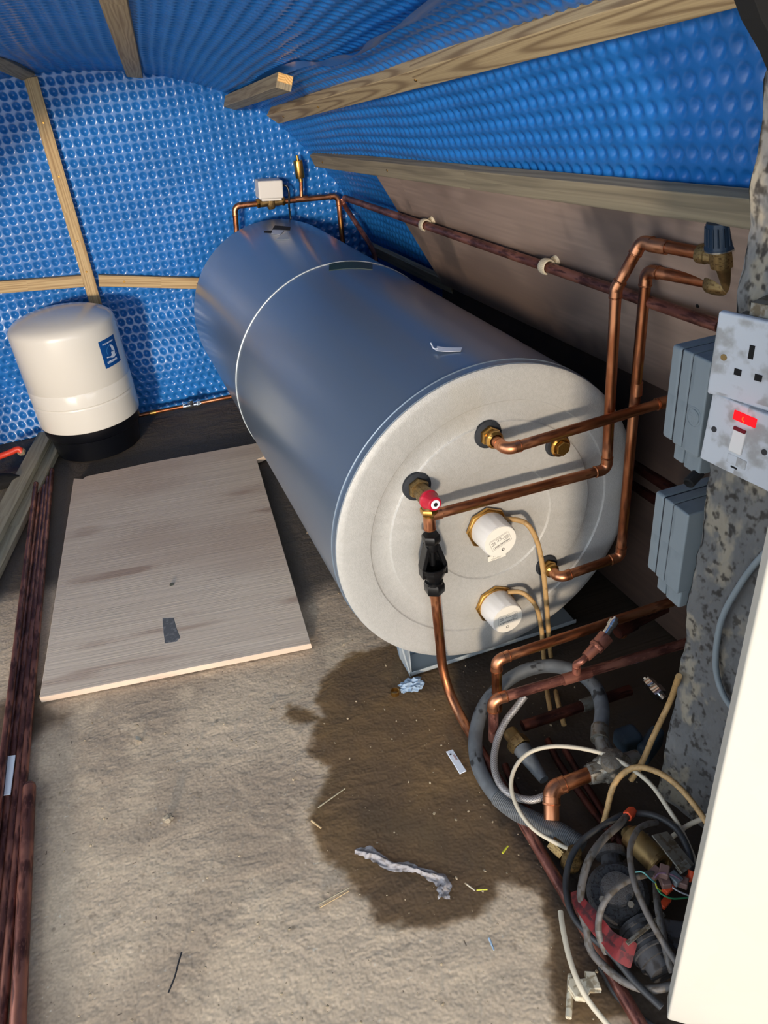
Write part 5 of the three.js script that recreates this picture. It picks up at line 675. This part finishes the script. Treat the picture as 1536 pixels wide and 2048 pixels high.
// ---------------------------------------------------------------- small things on the floor
{
  single('brass_olive', lathe([[0.0085, 0], [0.0105, 0.001], [0.0105, 0.011], [0.0085, 0.012], [0.0085, 0]], [0.3468, 0.001, -1.2684], [0.05, 1, 0.05], 32), M.brass, 'small brass ring on the wet floor beside the crumpled blue wipe', 'ring');
  single('crumpled_wipe', lump(0.0215, 3, [1.3, 0.55, 0.85], 0.75, 4, 3.4).translate(...[0.3902, 0.008, -1.2733]), M.wipe, 'crumpled pale blue wipe on the wet floor below the tank', 'wipe');
  const p = [[0.1325, 0.004, -0.9099], [0.1548, 0.006, -0.899], [0.1685, 0.004, -0.8798], [0.1891, 0.006, -0.8518], [0.2154, 0.008, -0.8405], [0.2355, 0.004, -0.8227], [0.2534, 0.008, -0.8017], [0.2659, 0.006, -0.784], [0.2591, 0.007, -0.7704], [0.2538, 0.004, -0.7561]], wd = [0.012, 0.030, 0.024, 0.020, 0.024, 0.014, 0.026, 0.030, 0.026, 0.020];
  const c = new THREE.CatmullRomCurve3(p.map(V)), pos = [], uv = [], idx = [], N = 90, m = 10;
  for (let i = 0; i <= N; i++) { const t = i / N, q = c.getPoint(t), d = c.getTangent(t), s = new THREE.Vector3(-d.z, 0, d.x).normalize(), k = t * 9, w = lerp(wd[Math.floor(Math.min(k, 8.99))], wd[Math.floor(Math.min(k, 8.99)) + 1], k % 1) * (0.9 + 0.35 * IN.noise(t * 20, 1, 1)); for (let j = 0; j <= m; j++) { const f = j / m - 0.5; const P2 = q.clone().addScaledVector(s, f * w); P2.y = 0.003 + 0.007 * Math.abs(IN.noise(t * 14 + f * 2, f * 4, 5)) + 0.006 * Math.exp(-((f - 0.2 * Math.sin(t * 15)) ** 2) * 40); pos.push(P2.x, P2.y, P2.z); uv.push(t * 0.25, f * w); } }
  for (let i = 0; i < N; i++) for (let j = 0; j < m; j++) { const a = i * (m + 1) + j, b = a + m + 1; idx.push(a, a + 1, b, a + 1, b + 1, b); }
  const g = new THREE.BufferGeometry(); g.setAttribute('position', new THREE.Float32BufferAttribute(pos, 3)); g.setAttribute('uv', new THREE.Float32BufferAttribute(uv, 2)); g.setIndex(idx); g.computeVertexNormals();
  single('rag_strip', g, M.rag, 'torn grey rag strip lying across the damp patch', 'rag');
  const tag2 = thing('white_tag', 'small white printed tag on the damp floor beside the long copper pipe', 'tag', [0.3999, 0, -1.0315]); part('card', slab([[0.3903, 0.0035, -1.0603], [0.4044, 0.0035, -1.06], [0.4081, 0.0035, -0.9977], [0.3934, 0.0035, -0.9958]], [0, 1, 0], 0.0022), M.paper, tag2); part('hole', cyl([0.3952, 0.003, -1.0498], [0.3948, 0.0042, -1.0488], 0.0022), M.dark, tag2); part('print', slab([[0.3992, 0.0042, -1.0454], [0.4027, 0.0042, -1.0453], [0.4032, 0.0042, -1.0306], [0.3997, 0.0042, -1.0307]], [0, 1, 0], 0.0022), S({ color: 0xb09a9a }), tag2);
  single('tape_curl', (() => { const g2 = new THREE.CylinderGeometry(0.016, 0.016, 0.013, 20, 1, true, 0.2, 2.2); g2.rotateX(Math.PI / 2); g2.rotateZ(0.4); g2.translate(...[-0.2578, -0.006, -1.3822]); return g2; })(), S({ color: 0xd9cfb6, roughness: 0.6, side: THREE.DoubleSide }), 'curled cream plastic shaving on the dry floor below the plywood sheet', 'shaving');
  single('pebble', lump(0.0095, 8, [1.1, 0.8, 1], 0.5, 2).translate(...[-0.2046, 0.005, -1.1342]), M.stone, 'largest grey pebble on the dry floor, left of the damp patch', 'pebble');
  single('wire_offcut', tube([[-0.2115, 0.003, -0.8439], [-0.2184, 0.004, -0.8277], [-0.2279, 0.004, -0.8047], [-0.2406, 0.003, -0.7842]], 0.0016, 24, 8), M.cableDark, 'short black wire lying on the dry floor at bottom left', 'wire');
  for (const [a, b, r, m, lab] of [[[0.0381, 0.002, -0.8356], [0.1007, 0.003, -0.8443], 0.0016, M.treated, 'thin wood splinter at the lower edge of the damp patch, the darker of two'], [[0.0391, 0.002, -0.8291], [0.0978, 0.003, -0.8381], 0.0013, M.pine, 'thin wood splinter at the lower edge of the damp patch, the paler of two'], [[0.0716, 0.002, -1.0119], [0.085, 0.002, -0.9875], 0.0026, M.pine, 'pale wood chip at the left edge of the damp patch'], [[0.302, 0.002, -0.7705], [0.3127, 0.002, -0.7503], 0.0017, M.clip, 'cream cable offcut beside the yellow-green wire offcut'], [[0.3157, 0.002, -0.7502], [0.3345, 0.002, -0.7433], 0.0016, M.yellow, 'yellow-green wire offcut right of the grey rag strip'], [[0.3925, 0.002, -0.798], [0.4088, 0.002, -0.8071], 0.0022, M.yellow, 'yellow-green wire offcut beside the long red-brown pipe'], [[0.2983, 0.002, -0.6631], [0.2972, 0.002, -0.6415], 0.0022, M.wipe, 'blue wire offcut on the dry floor at the bottom'], [[0.0921, 0.002, -1.0363], [0.1574, 0.002, -1.0586], 0.0016, M.treated, 'thin grass stalk on the damp patch above the wood chip']]) single('floor_scrap', cyl(a, b, r, r * 0.7, 8), m, lab, 'scrap');
  const cl = thing('pipe_clip', 'broken white plastic clip on the floor by the red-brown pipe', 'clip', [0.4057, 0, -0.5337]);
  part('clip_body', [(() => { const g2 = new THREE.ExtrudeGeometry(new THREE.Shape([[-0.022, -0.014], [-0.010, -0.021], [0.004, -0.012], [0.02, -0.018], [0.024, 0.006], [0.012, 0.012], [0.008, 0.002], [-0.008, 0.006], [-0.018, 0.014], [-0.024, 0.004]].map(([a, b]) => new THREE.Vector2(a, b))), { depth: 0.012, bevelEnabled: true, bevelSize: 0.0015, bevelThickness: 0.0015, bevelSegments: 2 }); g2.rotateX(-Math.PI / 2); return g2.translate(...[0.4018, 0.012, -0.5316]); })()], M.clip, cl);
  part('clip_stem', cyl([0.3941, 0.008, -0.5551], [0.3569, 0.008, -0.5005], 0.0055, 0.005, 12), M.clip, cl);
  // grit that nobody could count
  const R = rng(77), gg = []; const base2 = new THREE.IcosahedronGeometry(1, 0);
  const im = new THREE.InstancedMesh(base2, M.stone, 900), mt = new THREE.Matrix4(), qq = new THREE.Quaternion(); let n = 0;
  while (n < 900) { const x = lerp(-0.45, 0.75, R()), z = lerp(-2.9, -0.35, R() ** 0.7), s = 0.0008 + 0.0026 * R() ** 4; if (x < -0.05 && z < -1.5 && z > -2.85 && x > -0.5) continue; if (x > -0.5 && x < 0.3 && z < -1.5) continue; qq.setFromEuler(new THREE.Euler(R() * 6, R() * 6, R() * 6)); im.setMatrixAt(n, mt.compose(new THREE.Vector3(x, 0.001, z), qq, new THREE.Vector3(s, s * 0.7, s * 1.2))); const k = 0.6 + 0.7 * R(); im.setColorAt(n, new THREE.Color(k, k * 0.96, k * 0.88)); n++; }
  im.name = 'floor_grit'; im.userData = { kind: 'stuff', label: 'loose grit and crumbs scattered over the concrete floor', category: 'grit' }; im.castShadow = im.receiveShadow = true; scene.add(im);
}
renderer.render(scene, camera);
